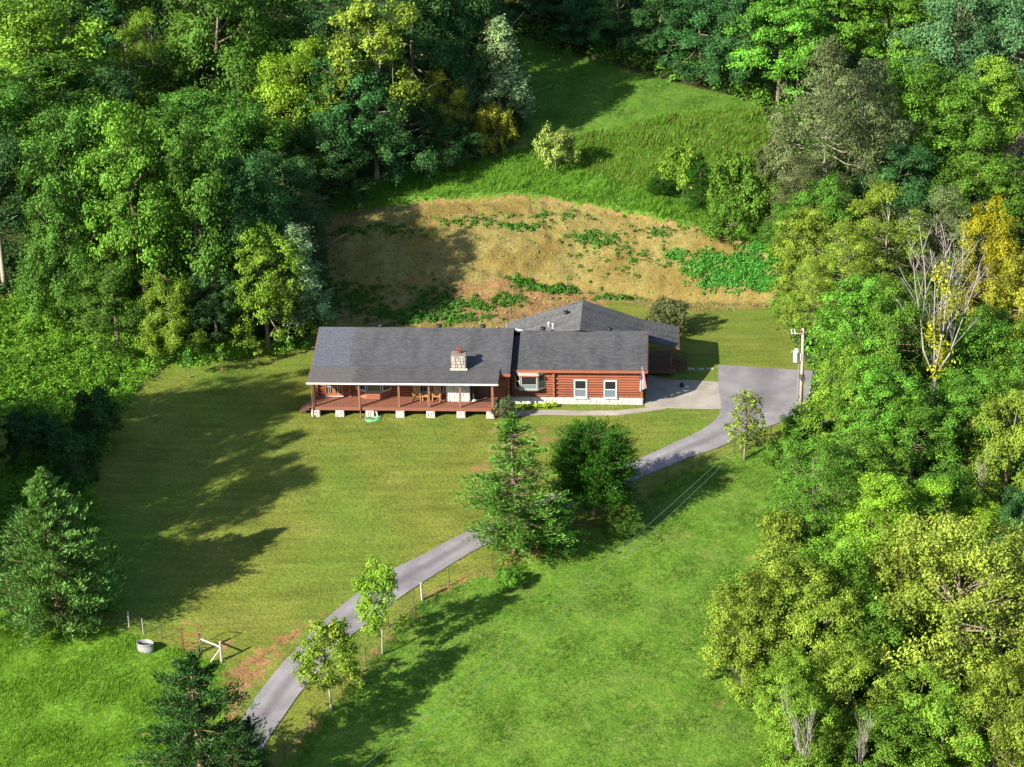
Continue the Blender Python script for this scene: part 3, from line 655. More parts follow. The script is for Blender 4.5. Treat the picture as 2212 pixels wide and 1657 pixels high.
# porch bay
pb = MB(); pb.poly([(-12.2, -.6, .77), (-11.25, -1.25, .77), (-10.05, -1.25, .77), (-9.35, -.6, .77), (-12.2, -.6, 1.42), (-11.25, -1.25, 1.42), (-10.05, -1.25, 1.42), (-9.35, -.6, 1.42)],
                   [(0, 3, 2, 1), (4, 5, 6, 7), (0, 1, 5, 4), (1, 2, 6, 5), (2, 3, 7, 6)]); pb = part(pb, 'porch_bay', M['trim_red'])
for i in range(4):                                                   # clapboards on the bay
    z = .79+i*.155
    for (xa, ya), (xb, yb) in (((-12.2, -.6), (-11.25, -1.25)), ((-11.25, -1.25), (-10.05, -1.25)), ((-10.05, -1.25), (-9.35, -.6))):
        dx, dy = xb-xa, yb-ya; L = math.hypot(dx, dy); nx, ny = dy/L, -dx/L
        c = MB(); c.poly([(xa+nx*.045, ya+ny*.045, z), (xb+nx*.045, yb+ny*.045, z), (xb+nx*.012, yb+ny*.012, z+.15), (xa+nx*.012, ya+ny*.012, z+.15), (xa, ya, z), (xb, yb, z)], [(0, 1, 2, 3), (4, 5, 1, 0)])
        c.build('clapboard', M['trim_red'], pb)
window(-11.22, -10.08, 1.42, 2.75, -1.22, pb, .09, tm='cream', gm='glass_olive', proud=.05)
LL = math.hypot(.95, .65); window(.03, LL-.03, 1.42, 2.75, 0, pb, .09, tm='white', ang=-math.atan2(.65, .95), origin=(-12.2, -.6, 0), proud=.04, rails=(.5,))
LR = math.hypot(.70, .65); window(.03, LR-.03, 1.42, 2.75, 0, pb, .09, tm='white', ang=math.atan2(.65, .70), origin=(-10.05, -1.25, 0), proud=.04)
window(-7.57, -5.17, 1.17, 2.66, -.6, None, .12, mull=(.28, .60, .76), tm='cream', proud=.16)
# french doors: two leaves with six panes each
fd_ = MB(); fd_.box(-14.72, -13.18, -.78, -.70, .763, .80); fd_ = part(fd_, 'door_threshold', M['white'])
for k in range(2):
    x0 = -14.68+k*.735; d = MB()
    for q in ((x0, x0+.13, .80, 2.8), (x0+.6, x0+.73, .80, 2.8), (x0+.13, x0+.6, .80, 1.02), (x0+.13, x0+.6, 2.68, 2.8)): d.box(q[0], q[1], -.72, -.66, q[2], q[3])
    d = part(d, 'door', M['door'])
    for i in range(3):
        for j in range(3):
            g = MB(); g.box(x0+.13+j*.157, x0+.13+(j+1)*.157, -.69, -.685, 1.02+i*.55, 1.02+(i+1)*.55); g.build('pane', M['glass'], d)
    g = MB()
    for j in (1, 2): g.box(x0+.13+j*.157-.012, x0+.13+j*.157+.012, -.705, -.691, 1.02, 2.68)
    for i in (1, 2): g.box(x0+.13, x0+.6, -.706, -.692, 1.02+i*.55-.012, 1.02+i*.55+.012)
    g.build('muntin', M['white'], d)
fdr = MB(); fdr.box(-2.5, -1.6, -.66, -.60, .763, 2.75); fdr = part(fdr, 'door', M['doordark'])
for q in ((-2.4, -2.1, 1.0, 1.7), (-2.0, -1.7, 1.0, 1.7), (-2.4, -2.1, 1.85, 2.6), (-2.0, -1.7, 1.85, 2.6)):
    b = MB(); b.bbox(q[0], q[1], -.69, -.655, q[2], q[3], .015); b.build('door_panel', M['doordark'], fdr)
b = MB(); b.lathe([(.012, -.0), (.035, .0), (.035, .03), (.01, .04)], 8, (-1.68, -.72, 1.72)); b.build('handle', M['dark'], fdr)

# --- roof vents and pipes
vp = MB(); vp.lathe([(.20, -.35), (.20, -.02), (.13, .0), (.13, .10), (.24, .11), (.25, .16), (.20, .23), (.08, .26), (.01, .265)], 14); vm = vp.mesh('roof_vent', M['dark'], True)
for x, y, z in ((-10.7, 4.5, 4.62), (-5.98, 4.5, 4.62), (-2.43, 4.5, 4.62), (2.39, 4.5, 4.44), (7.73, 4.5, 4.44), (4.1, 7.9, 4.56)):
    o = bpy.data.objects.new('roof_vent', vm); o.location = (x, y, z); link(o, HOUSE)
for x, y in ((2.75, 6.15), (3.12, 5.55)):
    zr = 4.92-(5.38-x)*.327; b = MB(); b.tube([(x, y, zr-.1), (x, y, zr+.36)], .045, 8); b.lathe([(.045, .0), (.075, .02), (.075, .07), (.045, .09)], 8, (x, y, zr+.33)); part(b, 'vent_pipe', M['pvc'])
b = MB(); b.tube([(.75, 5.4, 3.3), (.75, 5.4, 3.95), (.70, 5.4, 4.0), (.1, 5.42, 4.12)], .06, 8); part(b, 'vent_pipe', M['pvc'])

# --- side porch on the right: deck, railing, stair
b = MB()
for i in range(31): b.box(10.5, 12.75, 5.62+i*.13, 5.62+i*.13+.124, .56, .60)
o = part(b, 'side_deck_boards', M['deck_dark']); o['kind'] = 'stuff'
b = MB(); b.box(10.5, 12.8, 5.57, 5.615, .28, .60); b.box(12.755, 12.8, 5.615, 9.6, .28, .60); part(b, 'side_rim_joist', M['deck_dark'])
for x, y in ((12.7, 5.68), (12.7, 9.5)):
    b = MB(); b.bbox(x-.07, x+.07, y-.07, y+.07, -.3, 2.55, .01); part(b, 'side_post', M['deck_dark'])
b = MB(); b.bbox(10.72, 10.82, 5.6, 5.7, .6, 2.95, .01); part(b, 'side_post', M['deck_dark'])
bal = MB(); bal.box(-.018, .018, -.018, .018, 0, .80); balm = bal.mesh('baluster', M['deck_dark'])
rl = MB(); rl.box(10.5, 12.63, 5.60, 5.70, 1.50, 1.54); rl.box(10.5, 12.63, 5.63, 5.67, .66, .70); rl = part(rl, 'railing', M['deck_dark'])
for i in range(19):
    o = bpy.data.objects.new('baluster', balm); o.location = (10.58+i*.112, 5.65, .70); link(o, rl)
rl = MB(); rl.box(12.66, 12.74, 5.75, 7.0, 1.50, 1.54); rl.box(12.68, 12.72, 5.75, 7.0, .66, .70); rl = part(rl, 'railing', M['deck_dark'])
for i in range(10):
    o = bpy.data.objects.new('baluster', balm); o.location = (12.70, 5.82+i*.12, .70); link(o, rl)
b = MB()
for i in range(4): b.box(12.82+.28*i, 13.12+.28*i, 7.05, 8.3, .42-.14*i, .46-.14*i)
part(b, 'stair_tread', M['deck_dark'])
for y in (7.02, 8.34):
    b = MB(); b.poly([(12.8, y-.02, .15), (14.0, y-.02, -.35), (14.0, y-.02, -.05), (12.8, y-.02, .58), (12.8, y+.02, .15), (14.0, y+.02, -.35), (14.0, y+.02, -.05), (12.8, y+.02, .58)],
                     [(0, 1, 2, 3), (7, 6, 5, 4), (0, 4, 5, 1), (2, 6, 7, 3), (1, 5, 6, 2), (0, 3, 7, 4)]); part(b, 'stair_stringer', M['deck_dark'])
    r_ = MB(); r_.bar((12.8, y, 1.46), (13.95, y, .86), .07); r_.bar((12.8, y, .70), (13.95, y, .12), .05); r_.bbox(13.92, 14.01, y-.045, y+.045, -.3, .95, .01); r_ = part(r_, 'stair_railing', M['deck_dark'])
    for i in range(9):
        o = bpy.data.objects.new('baluster', balm); o.location = (12.9+i*.12, y, .66-i*.0605); o.scale = (1, 1, .92); link(o, r_)

# ------------------------------------------------------------------ things on and by the porch
HM = HOUSE.matrix_basis if False else Matrix.Translation((-.14, -4.49, 0)) @ Matrix.Rotation(-math.radians(4.42), 4, 'Z')
def hw(x, y, z=0): return HM @ Vector((x, y, z))
def rocking_chair(x, y, rz, label):
    r = empty('rocking_chair', hw(x, y, .764), rz-math.radians(4.42)); tag(r, label, 'chair', 'rocking chairs on the porch'); c = M['chair']
    b = MB(); b.poly([(-.27, -.28, .42), (.27, -.28, .42), (.25, .24, .36), (-.25, .24, .36), (-.27, -.28, .46), (.27, -.28, .46), (.25, .24, .40), (-.25, .24, .40)],
                     [(0, 3, 2, 1), (4, 5, 6, 7), (0, 1, 5, 4), (1, 2, 6, 5), (2, 3, 7, 6), (3, 0, 4, 7)]); b.build('seat', c, r)
    bk = MB()
    for sx in (-.27, .27): bk.bar((sx, .22, .36), (sx, .47, 1.18), .055)
    bk.bar((-.28, .47, 1.17), (.28, .47, 1.17), .08); bk.bar((-.27, .25, .48), (.27, .25, .48), .05); bk = bk.build('backrest', c, r)
    for i in range(7):
        s_ = MB(); xx = -.21+i*.07; s_.bar((xx, .255, .48), (xx, .465, 1.16), .052, .052); s_.build('slat', c, bk)
    for sx in (-.30, .30):
        for yy, zt in ((-.25, .64), (.22, .42)):
            b = MB(); b.bar((sx, yy, .07), (sx, yy, zt), .05); b.build('leg', c, r)
        b = MB(); b.box(sx-.045, sx+.045, -.32, .30, .64, .665); b.build('armrest', c, r)
        b = MB(); b.tube([(sx, -.42, .075), (sx, -.25, .035), (sx, 0, .018), (sx, .3, .035), (sx, .6, .10)], .03, 6); b.build('rocker', c, r)
rocking_chair(-7.28, -1.45, 0.06, 'honey-coloured wooden rocking chair on the porch, left of the little table')
rocking_chair(-5.70, -1.45, -.05, 'honey-coloured wooden rocking chair on the porch, right of the little table')
t = empty('side_table', hw(-6.60, -1.55, .763), -math.radians(4.42)); tag(t, 'small square wooden table between the two rocking chairs', 'table')
b = MB()
for i in range(5): b.box(-.26+i*.105, -.26+i*.105+.1, -.24, .24, .44, .465)
b.build('tabletop', M['chair'], t)
for sx in (-.2, .2):
    for sy in (-.18, .18): b = MB(); b.bar((sx, sy, 0), (sx, sy, .44), .045); b.build('leg', M['chair'], t)
u = empty('patio_umbrella', hw(-2.80, -1.35, .763)); tag(u, 'closed black patio umbrella standing beside the white stone fireplace', 'umbrella')
b = MB(); b.lathe([(.20, 0), (.21, .05), (.10, .09), (.03, .12)], 14); b.build('base', M['white'], u)
b = MB(); b.tube([(0, 0, .1), (0, 0, 1.95)], .02, 8); b.build('pole', M['white'], u)
b = MB(); b.lathe([(.16, .32), (.13, .6), (.15, .9), (.12, 1.3), (.09, 1.7), (.02, 1.86)], 9); b.build('canopy', M['dark'], u)
mat_d = MB(); mat_d.bbox(-.55, .55, -.3, .3, .0, .02, .005); o = mat_d.build('doormat', M['inside']); o.location = hw(-1.95, -1.35, .764); o.rotation_euler = (0, 0, -math.radians(4.42)); tag(o, 'dark doormat on the porch boards before the door', 'doormat')
# coiled hose on the lawn
M['hose'] = plain('mint_hose', (.13, .36, .19), .45, .15, 4)
q = hw(-10.5, -3.35, 0); hz0 = gz1(q.x, q.y); b = MB(); pts = []
for i in range(150):
    a = i*.25; rr = .14+.44*abs(math.sin(i*.13+.6*math.sin(i*.05)))+.05*math.sin(i*.7); pts.append((rr*1.15*math.cos(a), rr*math.sin(a), .025+.05*(i/150)+.012*math.sin(i)))
b.tube(pts, .02, 6); hr = b.build('garden_hose', M['hose']); hr.location = (q.x, q.y, hz0); tag(hr, 'pale green garden hose lying coiled on the lawn before the porch', 'hose')
b = MB(); b.tube([(.15, .1, .06), (.25, .4, .2), (.12, .62, .5), (.2, .66, .52), (.28, .5, .3), (.33, .2, .1)], .022, 6); b.build('hose_end', M['white'], hr)
# flag on a staff at the wing corner
m, n, out = newmat('flag_cloth'); uvn = nd(n, 'ShaderNodeUVMap'); sx = nd(n, 'ShaderNodeSeparateXYZ'); n.links.new(uvn.outputs[0], sx.inputs[0])
stp = math_(n, 'GREATER_THAN', math_(n, 'FRACT', math_(n, 'MULTIPLY', sx.outputs[0], 6.5)), .5)
cc = mixc(n, stp, (.50, .025, .035), (.78, .75, .72))
cant = math_(n, 'MULTIPLY', math_(n, 'LESS_THAN', sx.outputs[0], .54), math_(n, 'GREATER_THAN', sx.outputs[1], .62))
st_ = nd(n, 'ShaderNodeTexVoronoi', Scale=14.0); n.links.new(uvn.outputs[0], st_.inputs['Vector'])
cn = mixc(n, math_(n, 'LESS_THAN', st_.outputs['Distance'], .22), (.02, .03, .12), (.75, .75, .75)); cc = mixc(n, cant, cc, cn)
p = nd(n, 'ShaderNodeBsdfPrincipled', Roughness=.8); n.links.new(cc, p.inputs['Base Color']); tr = nd(n, 'ShaderNodeBsdfTranslucent'); n.links.new(cc, tr.inputs[0])
mx = nd(n, 'ShaderNodeMixShader'); mx.inputs[0].default_value = .25; n.links.new(p.outputs[0], mx.inputs[1]); n.links.new(tr.outputs[0], mx.inputs[2]); n.links.new(mx.outputs[0], out.inputs[0]); M['flag'] = m
fl = empty('flag', hw(10.36, -.30, 2.25), -math.radians(4.42)); tag(fl, 'limp striped flag on a white staff at the right corner of the house', 'flag')
b = MB(); b.tube([(0, .05, 0), (.03, -.55, 1.18)], .02, 8); b.lathe([(.01, 0), (.035, .03), (.01, .06)], 8, (.03, -.55, 1.18)); b.build('staff', M['white'], fl)
V = []; Fq = []; UV = []; nu, nv = 22, 14
for i in range(nu+1):
    for j in range(nv+1):
        uu, vv = i/nu, j/nv; fold = math.sin(uu*17)*.055*(1.1-vv*.3); top = (.005+.025*(.35+.5*uu), .05-.60*(.35+.5*uu), 1.18*(.35+.5*uu))
        spread = (1-vv); V.append((top[0]+.30*spread*(uu-.3)+fold*.7+.34*(uu-.5), top[1]*(.6+.4*vv)-.1+fold+.12*(uu-.5)*spread, top[2]*vv+(top[2]-1.35-.25*uu)*(1-vv))); UV.append((uu, vv))
Fq = [(i*(nv+1)+j, (i+1)*(nv+1)+j, (i+1)*(nv+1)+j+1, i*(nv+1)+j+1) for i in range(nu) for j in range(nv)]
b = MB(); b.V = V; b.F = Fq; b.UV = [UV[a] for f in Fq for a in f]; b.build('cloth', M['flag'], fl, smooth=True)
# ------------------------------------------------------------------ utility poles and lines
M['pole'] = plain('weathered_pole', (.32, .26, .21), .85, .2, 3, stretch=(4, 4, .5)); M['galv'] = plain('galvanised', (.30, .30, .30), .4, .15, 4, metal=.4); M['pale_grey'] = plain('pale_grey_enamel', (.52, .53, .54), .4, .06, 3)
M['rust'] = plain('rusty_red_tube', (.22, .065, .035), .6, .3, 6); M['tpost'] = plain('dark_steel_post', (.055, .045, .035), .6, .3, 5); M['wire'] = plain('bright_wire', (.50, .50, .50), .35, .1, 3, metal=.5)
M['wpost'] = plain('bleached_wood', (.33, .30, .26), .85, .2, 5, stretch=(4, 4, .6)); M['insul'] = plain('brown_porcelain', (.20, .035, .03), .25, .2, 4)
PB = G(1729, 892); PT = top_z(PB, 708)
def utility_pole(P, hgt, label):
    r = empty('utility_pole', (P[0], P[1], gz1(P[0], P[1])-.05)); tag(r, label, 'utility pole')
    b = MB(); b.tube([(0, 0, -.5), (0, 0, hgt*.5), (-.05, 0, hgt)], [.14, .12, .10], 12); b.build('pole', M['pole'], r, smooth=True)
    b = MB(); b.lathe([(.20, 0), (.22, .04), (.22, .78), (.24, .80), (.24, .88), (.19, .94), (.05, .97)], 16, (-.52, -.10, hgt*.62)); t_ = b.build('transformer', M['pale_grey'], r, smooth=True)
    for a in (0, 1): b = MB(); b.lathe([(.05, 0), (.07, .05), (.04, .09), (.06, .13), (.03, .18)], 8, (-.58+.14*a, -.12, hgt*.62+.95)); b.build('bushing', M['pale_grey'], t_)
    b = MB(); b.box(-.32, -.12, -.12, .02, hgt*.62+.18, hgt*.62+.24); b.box(-.32, -.12, -.12, .02, hgt*.62+.58, hgt*.62+.64); b.box(-.20, -.13, -.16, .06, hgt*.62+.1, hgt*.62+.7); b.build('bracket', M['pale_grey'], t_)
    b = MB(); b.bar((-.05, -.1, hgt*.945), (-.95, -.12, hgt*.955), .07); b.build('arm', M['pole'], r)
    for x, tl in ((-.62, .1), (-.88, .1)):
        b = MB(); b.tube([(x, -.12, hgt*.945), (x-tl, -.12, hgt*.945+.38)], .045, 8); b.build('fuse_cutout', M['pale_grey'], r)
    b = MB(); b.lathe([(.05, 0), (.09, .06), (.05, .12), (.08, .18), (.03, .24)], 10, (-.22, -.12, hgt*.955)); b.build('insulator', M['insul'], r)
    b = MB(); b.tube([(-.30, -.12, -.3), (-.30, -.10, hgt*.61)], .03, 6); b.build('conduit', M['galv'], r)
    b = MB(); b.tube([(.14, -.06, .5), (.13, -.05, hgt*.56)], .022, 6); b.build('ground_wire', M['tpost'], r)
    b = MB(); b.tube([(0, 0, hgt*.42), (0, 0, hgt*.47)], [.21, .2], 10); b.box(-.1, .25, -.2, -.1, hgt*.40, hgt*.44); b.build('clamp', M['tpost'], r)
    return r
pole1 = utility_pole(PB, PT, 'tall grey utility pole with white transformer at the parking area edge')
zt = PB[2]+PT*.33
def at_z(px, py, z): d = ray(px, py); return CAM+d*((z-CAM[2])/d[2])
W2 = at_z(545, 1885, 7.2); gz2 = gz1(W2[0], W2[1])
P2 = np.array([W2[0]-.3, W2[1]-.3, gz2]); utility_pole(P2, (7.4-gz2)/.82, 'utility pole standing just below the lower edge of the picture')
for k, dx in enumerate((-.7, .9)):
    a = Vector((PB[0]-.12+.25*k, PB[1]-.1, zt+.04*k)); e = Vector((P2[0]+dx, P2[1], 7.3)); pts = []
    for i in range(41):
        t = i/40; q = a.lerp(e, t); q.z -= 4*.7*t*(1-t); pts.append(q)
    b = MB(); b.tube(pts, .0065, 5); o = b.build('power_line', M['wire'])
    tag(o, ['thin power line from the pole over the pasture, the left one of two', 'thin power line from the pole over the pasture, the right one of two'][k], 'cable', 'power lines over the pasture')

# ------------------------------------------------------------------ fences, gate, tank
def t_post(parent, P, hgt=1.35, mat='tpost', r_=.028, name='post'):
    b = MB(); z = gz1(P[0], P[1]); b.tube([(P[0], P[1], z-.3), (P[0]+R.uniform(-.03, .03), P[1]+R.uniform(-.03, .03), z+hgt)], r_, 6); return b.build(name, M[mat], parent)
fe = empty('wire_fence', (0, 0, 0)); tag(fe, 'thin wire fence on dark steel posts along the driveway and pasture', 'fence')
FP = resample(FENCE_W, 3.1)
for q in FP: t_post(fe, q)
q = G(912, 1296); t_post(fe, q, 1.35, 'wpost', .085, 'wooden_post')
fw = resample(FENCE_W, .8)
for k, hh in enumerate((.35, .7, 1.0, 1.25)):
    b = MB(); b.tube([(x, y, gz1(x, y)+hh) for x, y in fw], .007, 4); b.build('wire_strand', M['tpost'], fe)
fl2 = empty('wire_fence', (0, 0, 0)); tag(fl2, 'old sagging wire fence with a pale post by the big cedar', 'fence')
LF = GP([(-60, 1322), (30, 1330), (130, 1352), (279, 1354), (310, 1368), (350, 1380), (395, 1402)])
for i, q in enumerate(LF): t_post(fl2, q, 1.15, 'wpost' if i in (3, 4) else 'tpost', .05 if i == 3 else .03)
lw = resample(LF, .8)
for hh in (.3, .6, .9, 1.08):
    b = MB(); b.tube([(x, y, gz1(x, y)+hh-.08*abs(math.sin(i*.9))) for i, (x, y) in enumerate(lw)], .007, 4); b.build('wire_strand', M['tpost'], fl2)
# red tube gate
ga, gb_ = G(399, 1410), G(432, 1413); za = gz1(ga[0], ga[1])-.02; gt = empty('metal_gate', (ga[0], ga[1], za), math.atan2(gb_[1]-ga[1], gb_[0]-ga[0])); tag(gt, 'tall narrow rusty red tube gate beside the white brace posts', 'gate')
gw, gh = math.hypot(*(gb_-ga)[:2]), 2.15
b = MB(); b.tube([(0, 0, 0), (-.12, .12, gh-.2), (-.1, .13, gh-.05), (.05, .13, gh), (gw-.15, .13, gh), (gw-.07, .13, gh-.05), (gw-.05, .12, gh-.25), (gw, 0, 0)], .032, 8); b.build('frame', M['rust'], gt, smooth=True)
for zz in (.12, .36, .60, .86, 1.14, 1.36):
    b = MB(); b.tube([(-.12*zz/gh, .12*zz/gh, zz), (gw-.05*zz/gh, .12*zz/gh, zz)], .022, 6); b.build('rail', M['rust'], gt)
# white brace
br = empty('brace_posts', (0, 0, 0)); tag(br, 'bleached wooden fence brace with two posts and a cross rail', 'fence brace')
a_, b__ = G(433, 1408), G(479, 1427)
for q in (a_, b__): t_post(br, q, 1.45, 'wpost', .085)
za_, zb_ = gz1(*a_[:2]), gz1(*b__[:2])
b = MB(); b.tube([(a_[0], a_[1], za_+1.0), (b__[0], b__[1], zb_+1.05)], .06, 8); b.build('cross_rail', M['wpost'], br)
c_ = G(455, 1432); b = MB(); b.tube([(b__[0], b__[1], zb_+.95), (c_[0], c_[1], gz1(*c_[:2])+.05)], .05, 8); b.build('diagonal_brace', M['wpost'], br)
# stock tank
tk = G(315, 1405); b = MB(); sx_, sy_ = .58, .37
tank = empty('stock_tank', (tk[0], tk[1], gz1(*tk[:2])-.03), -.25); tag(tank, 'oval galvanised water tank for livestock standing in the long grass', 'tank')
b.lathe([(.9, 0), (.93, .05), (.97, .22), (.955, .235), (.985, .40), (.97, .415), (1.0, .60), (1.03, .62), (1.03, .65), (.97, .65), (.95, .60), (.90, .12)], 36, sx=sx_, sy=sy_); b.build('shell', M['galv'], tank, smooth=True)
M['tankwater'] = plain('dark_tank_water', (.035, .028, .025), .15, .3, 3); b = MB(); b.lathe([(.93, .42), (.93, .425)], 36, sx=sx_, sy=sy_); b.build('water', M['tankwater'], tank)
# a small black pot with white lid on the apron
q = G(1473, 836); r = empty('cooking_grill', (q[0], q[1], hz(q[0], q[1])+.04)); tag(r, 'small black kettle lying on the shaded concrete with a white lid beside it', 'kettle')
b = MB(); b.lathe([(.05, .0), (.17, .05), (.20, .15), (.15, .25), (.05, .30)], 14); b.build('bowl', M['dark'], r, smooth=True)
b = MB(); b.lathe([(.18, .0), (.16, .03), (.02, .06)], 14, (.38, -.05, .0)); b.build('lid', M['white'], r)
b = MB(); b.tube([(-.1, 0, .28), (-.05, 0, .42), (.05, 0, .42), (.1, 0, .28)], .012, 6); b.build('handle', M['dark'], r)
# stepping stones across the shaded lawn
for i, (px, py) in enumerate(((1452, 800), (1472, 797), (1493, 797), (1514, 798), (1534, 797))):
    q = G(px, py); b = MB(); b.bbox(-.28, .28, -.2, .2, 0, .05, .015); o = b.build('stepping_stone', M['stone']); o.location = (q[0], q[1], gz1(q[0], q[1])-.01); o.rotation_euler = (0, 0, R.uniform(-.2, .2))
    tag(o, 'flat pale stepping stone in the grass, %s in the row from the side stairs' % ('first', 'second', 'third', 'fourth', 'fifth')[i], 'stepping stone', 'stepping stones by the side stairs')

# ------------------------------------------------------------------ vegetation kit
def nrm(a): return a/np.maximum(np.linalg.norm(a, axis=-1, keepdims=True), 1e-9)
def leaves(P, N, S, g, asp=.62, T=None):
    """diamond leaf faces at P with normals N and sizes S"""
    n = len(P)
    if T is None: T = g.normal(size=(n, 3))
    T = nrm(T-N*(T*N).sum(1, keepdims=True)); B = np.cross(N, T); s = S[:, None]
    fold = N*s*.10
    V = np.stack([P-T*s*.5, P+B*s*asp*.5+fold, P+T*s*.5, P-B*s*asp*.5+fold], 1).reshape(-1, 3)
    return V, np.arange(4*n).reshape(n, 4)
def crown_lobed(seed, hgt, Rr, cb, nlob, lobr, n, ls, flat=.75, gap=.25, droop=0.0, tip=None, clumps=9):
    g = np.random.default_rng(seed); d = nrm(g.normal(size=(nlob, 3))); f = .30+.66*g.random(nlob)**.55
    d[:, 2] = np.where(d[:, 2] < -.92, -d[:, 2], d[:, 2])
    low = np.clip(-d[:, 2], 0, 1); d[:, :2] *= (1+.55*low/np.maximum(np.hypot(d[:, 0], d[:, 1]), .3))[:, None]; C = d*f[:, None]*np.array([Rr, Rr, (hgt-cb)/2]); C[:, 2] += (hgt+cb)/2
    if tip is not None:                     # narrow towards the top
        t = np.clip((C[:, 2]-cb)/(hgt-cb), 0, 1); C[:, :2] *= (1-tip*t)[:, None]
    lr = lobr*(.65+.7*g.random(nlob))
    cnt = (n*lr**2/np.sum(lr**2)).astype(int); PP = []; NN = []; VV = []
    for k in range(nlob):
        m = cnt[k]
        if m < 8: continue
        cd_ = nrm(g.normal(size=(clumps, 3))+np.array([0, 0, .55])+.55*nrm(C[k]-np.array([0, 0, (hgt+cb)/2]))); cr_ = .55+.45*g.random((clumps, 1))
        cc = cd_*cr_*lr[k]; w_ = g.integers(0, clumps, m)
        p = cc[w_]+g.normal(size=(m, 3))*lr[k]*.21; p[:, 2] *= flat; p[:, 2] -= droop*np.hypot(p[:, 0], p[:, 1])
        o = nrm(p+1e-6); PP.append(C[k]+p); NN.append(nrm(o*.75+np.array([0, 0, .40])+g.normal(size=(m, 3))*.45))
        VV.append(np.clip(.5+.24*g.normal()+.17*g.normal(size=clumps)[w_]+.17*g.normal(size=m), 0, 1))
    P = np.vstack(PP); N = np.vstack(NN); v = np.concatenate(VV)
    keep = g.random(len(P)) > gap*.3; P, N, v = P[keep], N[keep], v[keep]
    V, Fq = leaves(P, N, ls*(.65+.7*g.random(len(P))), g)
    return V, Fq, v, C, lr
def trunk_limbs(seed, C, hgt, cb, r0, nl=14, bare=0.0, lean=.05):
    g = np.random.default_rng(seed+99); b = MB(); kx, ky = g.normal(size=2)*lean*hgt
    def T(t): return Vector((kx*t*t+.04*hgt*math.sin(3*t)*.3, ky*t*t, hgt*t))
    ts = [0, .08, .25, .45, .62, .78]; b.tube([T(t)-(Vector((0, 0, .4)) if t == 0 else Vector((0, 0, 0))) for t in ts], [r0*1.35, r0, r0*.85, r0*.66, r0*.45, r0*.2], 8)
    for k in g.permutation(len(C))[:nl]:
        c = Vector(C[k]); t = float(np.clip(.25+.5*(c.z-cb)/(hgt-cb+.01)*.9, max(.16, cb/hgt*.75), .72)); a = T(t); mid = a.lerp(c, .5)+Vector((0, 0, -.08*hgt*.3)); rr = r0*(.5-.35*t)
        b.tube([a, mid, c], [rr, rr*.7, rr*.25], 5)
        for _ in range(2):
            e = c+Vector(g.normal(size=3)*.09*hgt); b.tube([mid.lerp(c, .5), e], [rr*.35, rr*.1], 4)
    return b
PROTO = {}
def proto(name, seed, hgt, Rr, cb, nlob, lobr, n, ls, r0=.2, nl=14, wid=None, **k):
    V, Fq, v, C, lr = crown_lobed(seed, hgt, Rr, cb, nlob, lobr, n, ls, **k)
    x = np.abs(V[:, :2]).max(1); PROTO[name] = (trunk_limbs(seed, C, hgt, cb, r0, nl).mesh('trunk_'+name, None, True), arr_mesh('crown_'+name, V, Fq, v), float(np.percentile(V[:, 2], 99.8)), 2*float(np.percentile(x, 98)))
proto('broad_a', 1, 12, 4.3, .5, 66, 1.35, 33800, 0.215, .24)
proto('broad_b', 2, 12, 4.6, .6, 52, 1.60, 33800, 0.224, .26)
proto('broad_c', 3, 12, 4.0, .2, 88, 1.10, 33800, 0.198, .22)
proto('tall_a', 4, 16, 3.6, 1.0, 66, 1.25, 33800, 0.215, .24, tip=.35)
proto('tall_b', 5, 16, 3.2, 4.5, 46, 1.15, 22100, 0.224, .22, tip=.25)
proto('spread', 6, 11, 6.2, 1.6, 130, 1.15, 46800, 0.181, .20, 34, flat=.7)
proto('airy', 7, 13, 4.6, .6, 120, 1.05, 31200, 0.163, .12, 36, gap=.4)
proto('poplar', 8, 14, 2.4, .8, 90, .75, 20000, .20, .18, tip=.75, flat=1.1)
proto('maple', 9, 6, 2.0, 1.15, 46, .50, 9500, .15, .07, 24, tip=.35)
proto('thin', 10, 6, 1.35, 1.2, 44, .42, 2300, .20, .10, 34, tip=.1, flat=1.3)
proto('bush_a', 11, 3.2, 1.9, .2, 40, .62, 9000, .18, .06, 12)
proto('bush_b', 12, 3.0, 1.7, .1, 55, .45, 9000, .15, .05, 16, flat=1.0)
proto('layered', 13, 13, 4.8, 1.2, 60, 1.40, 33800, 0.232, .22, flat=.42, droop=.22)
proto('sapling', 14, 2.6, .38, .9, 14, .22, 420, .17, .03, 6, flat=1.3)
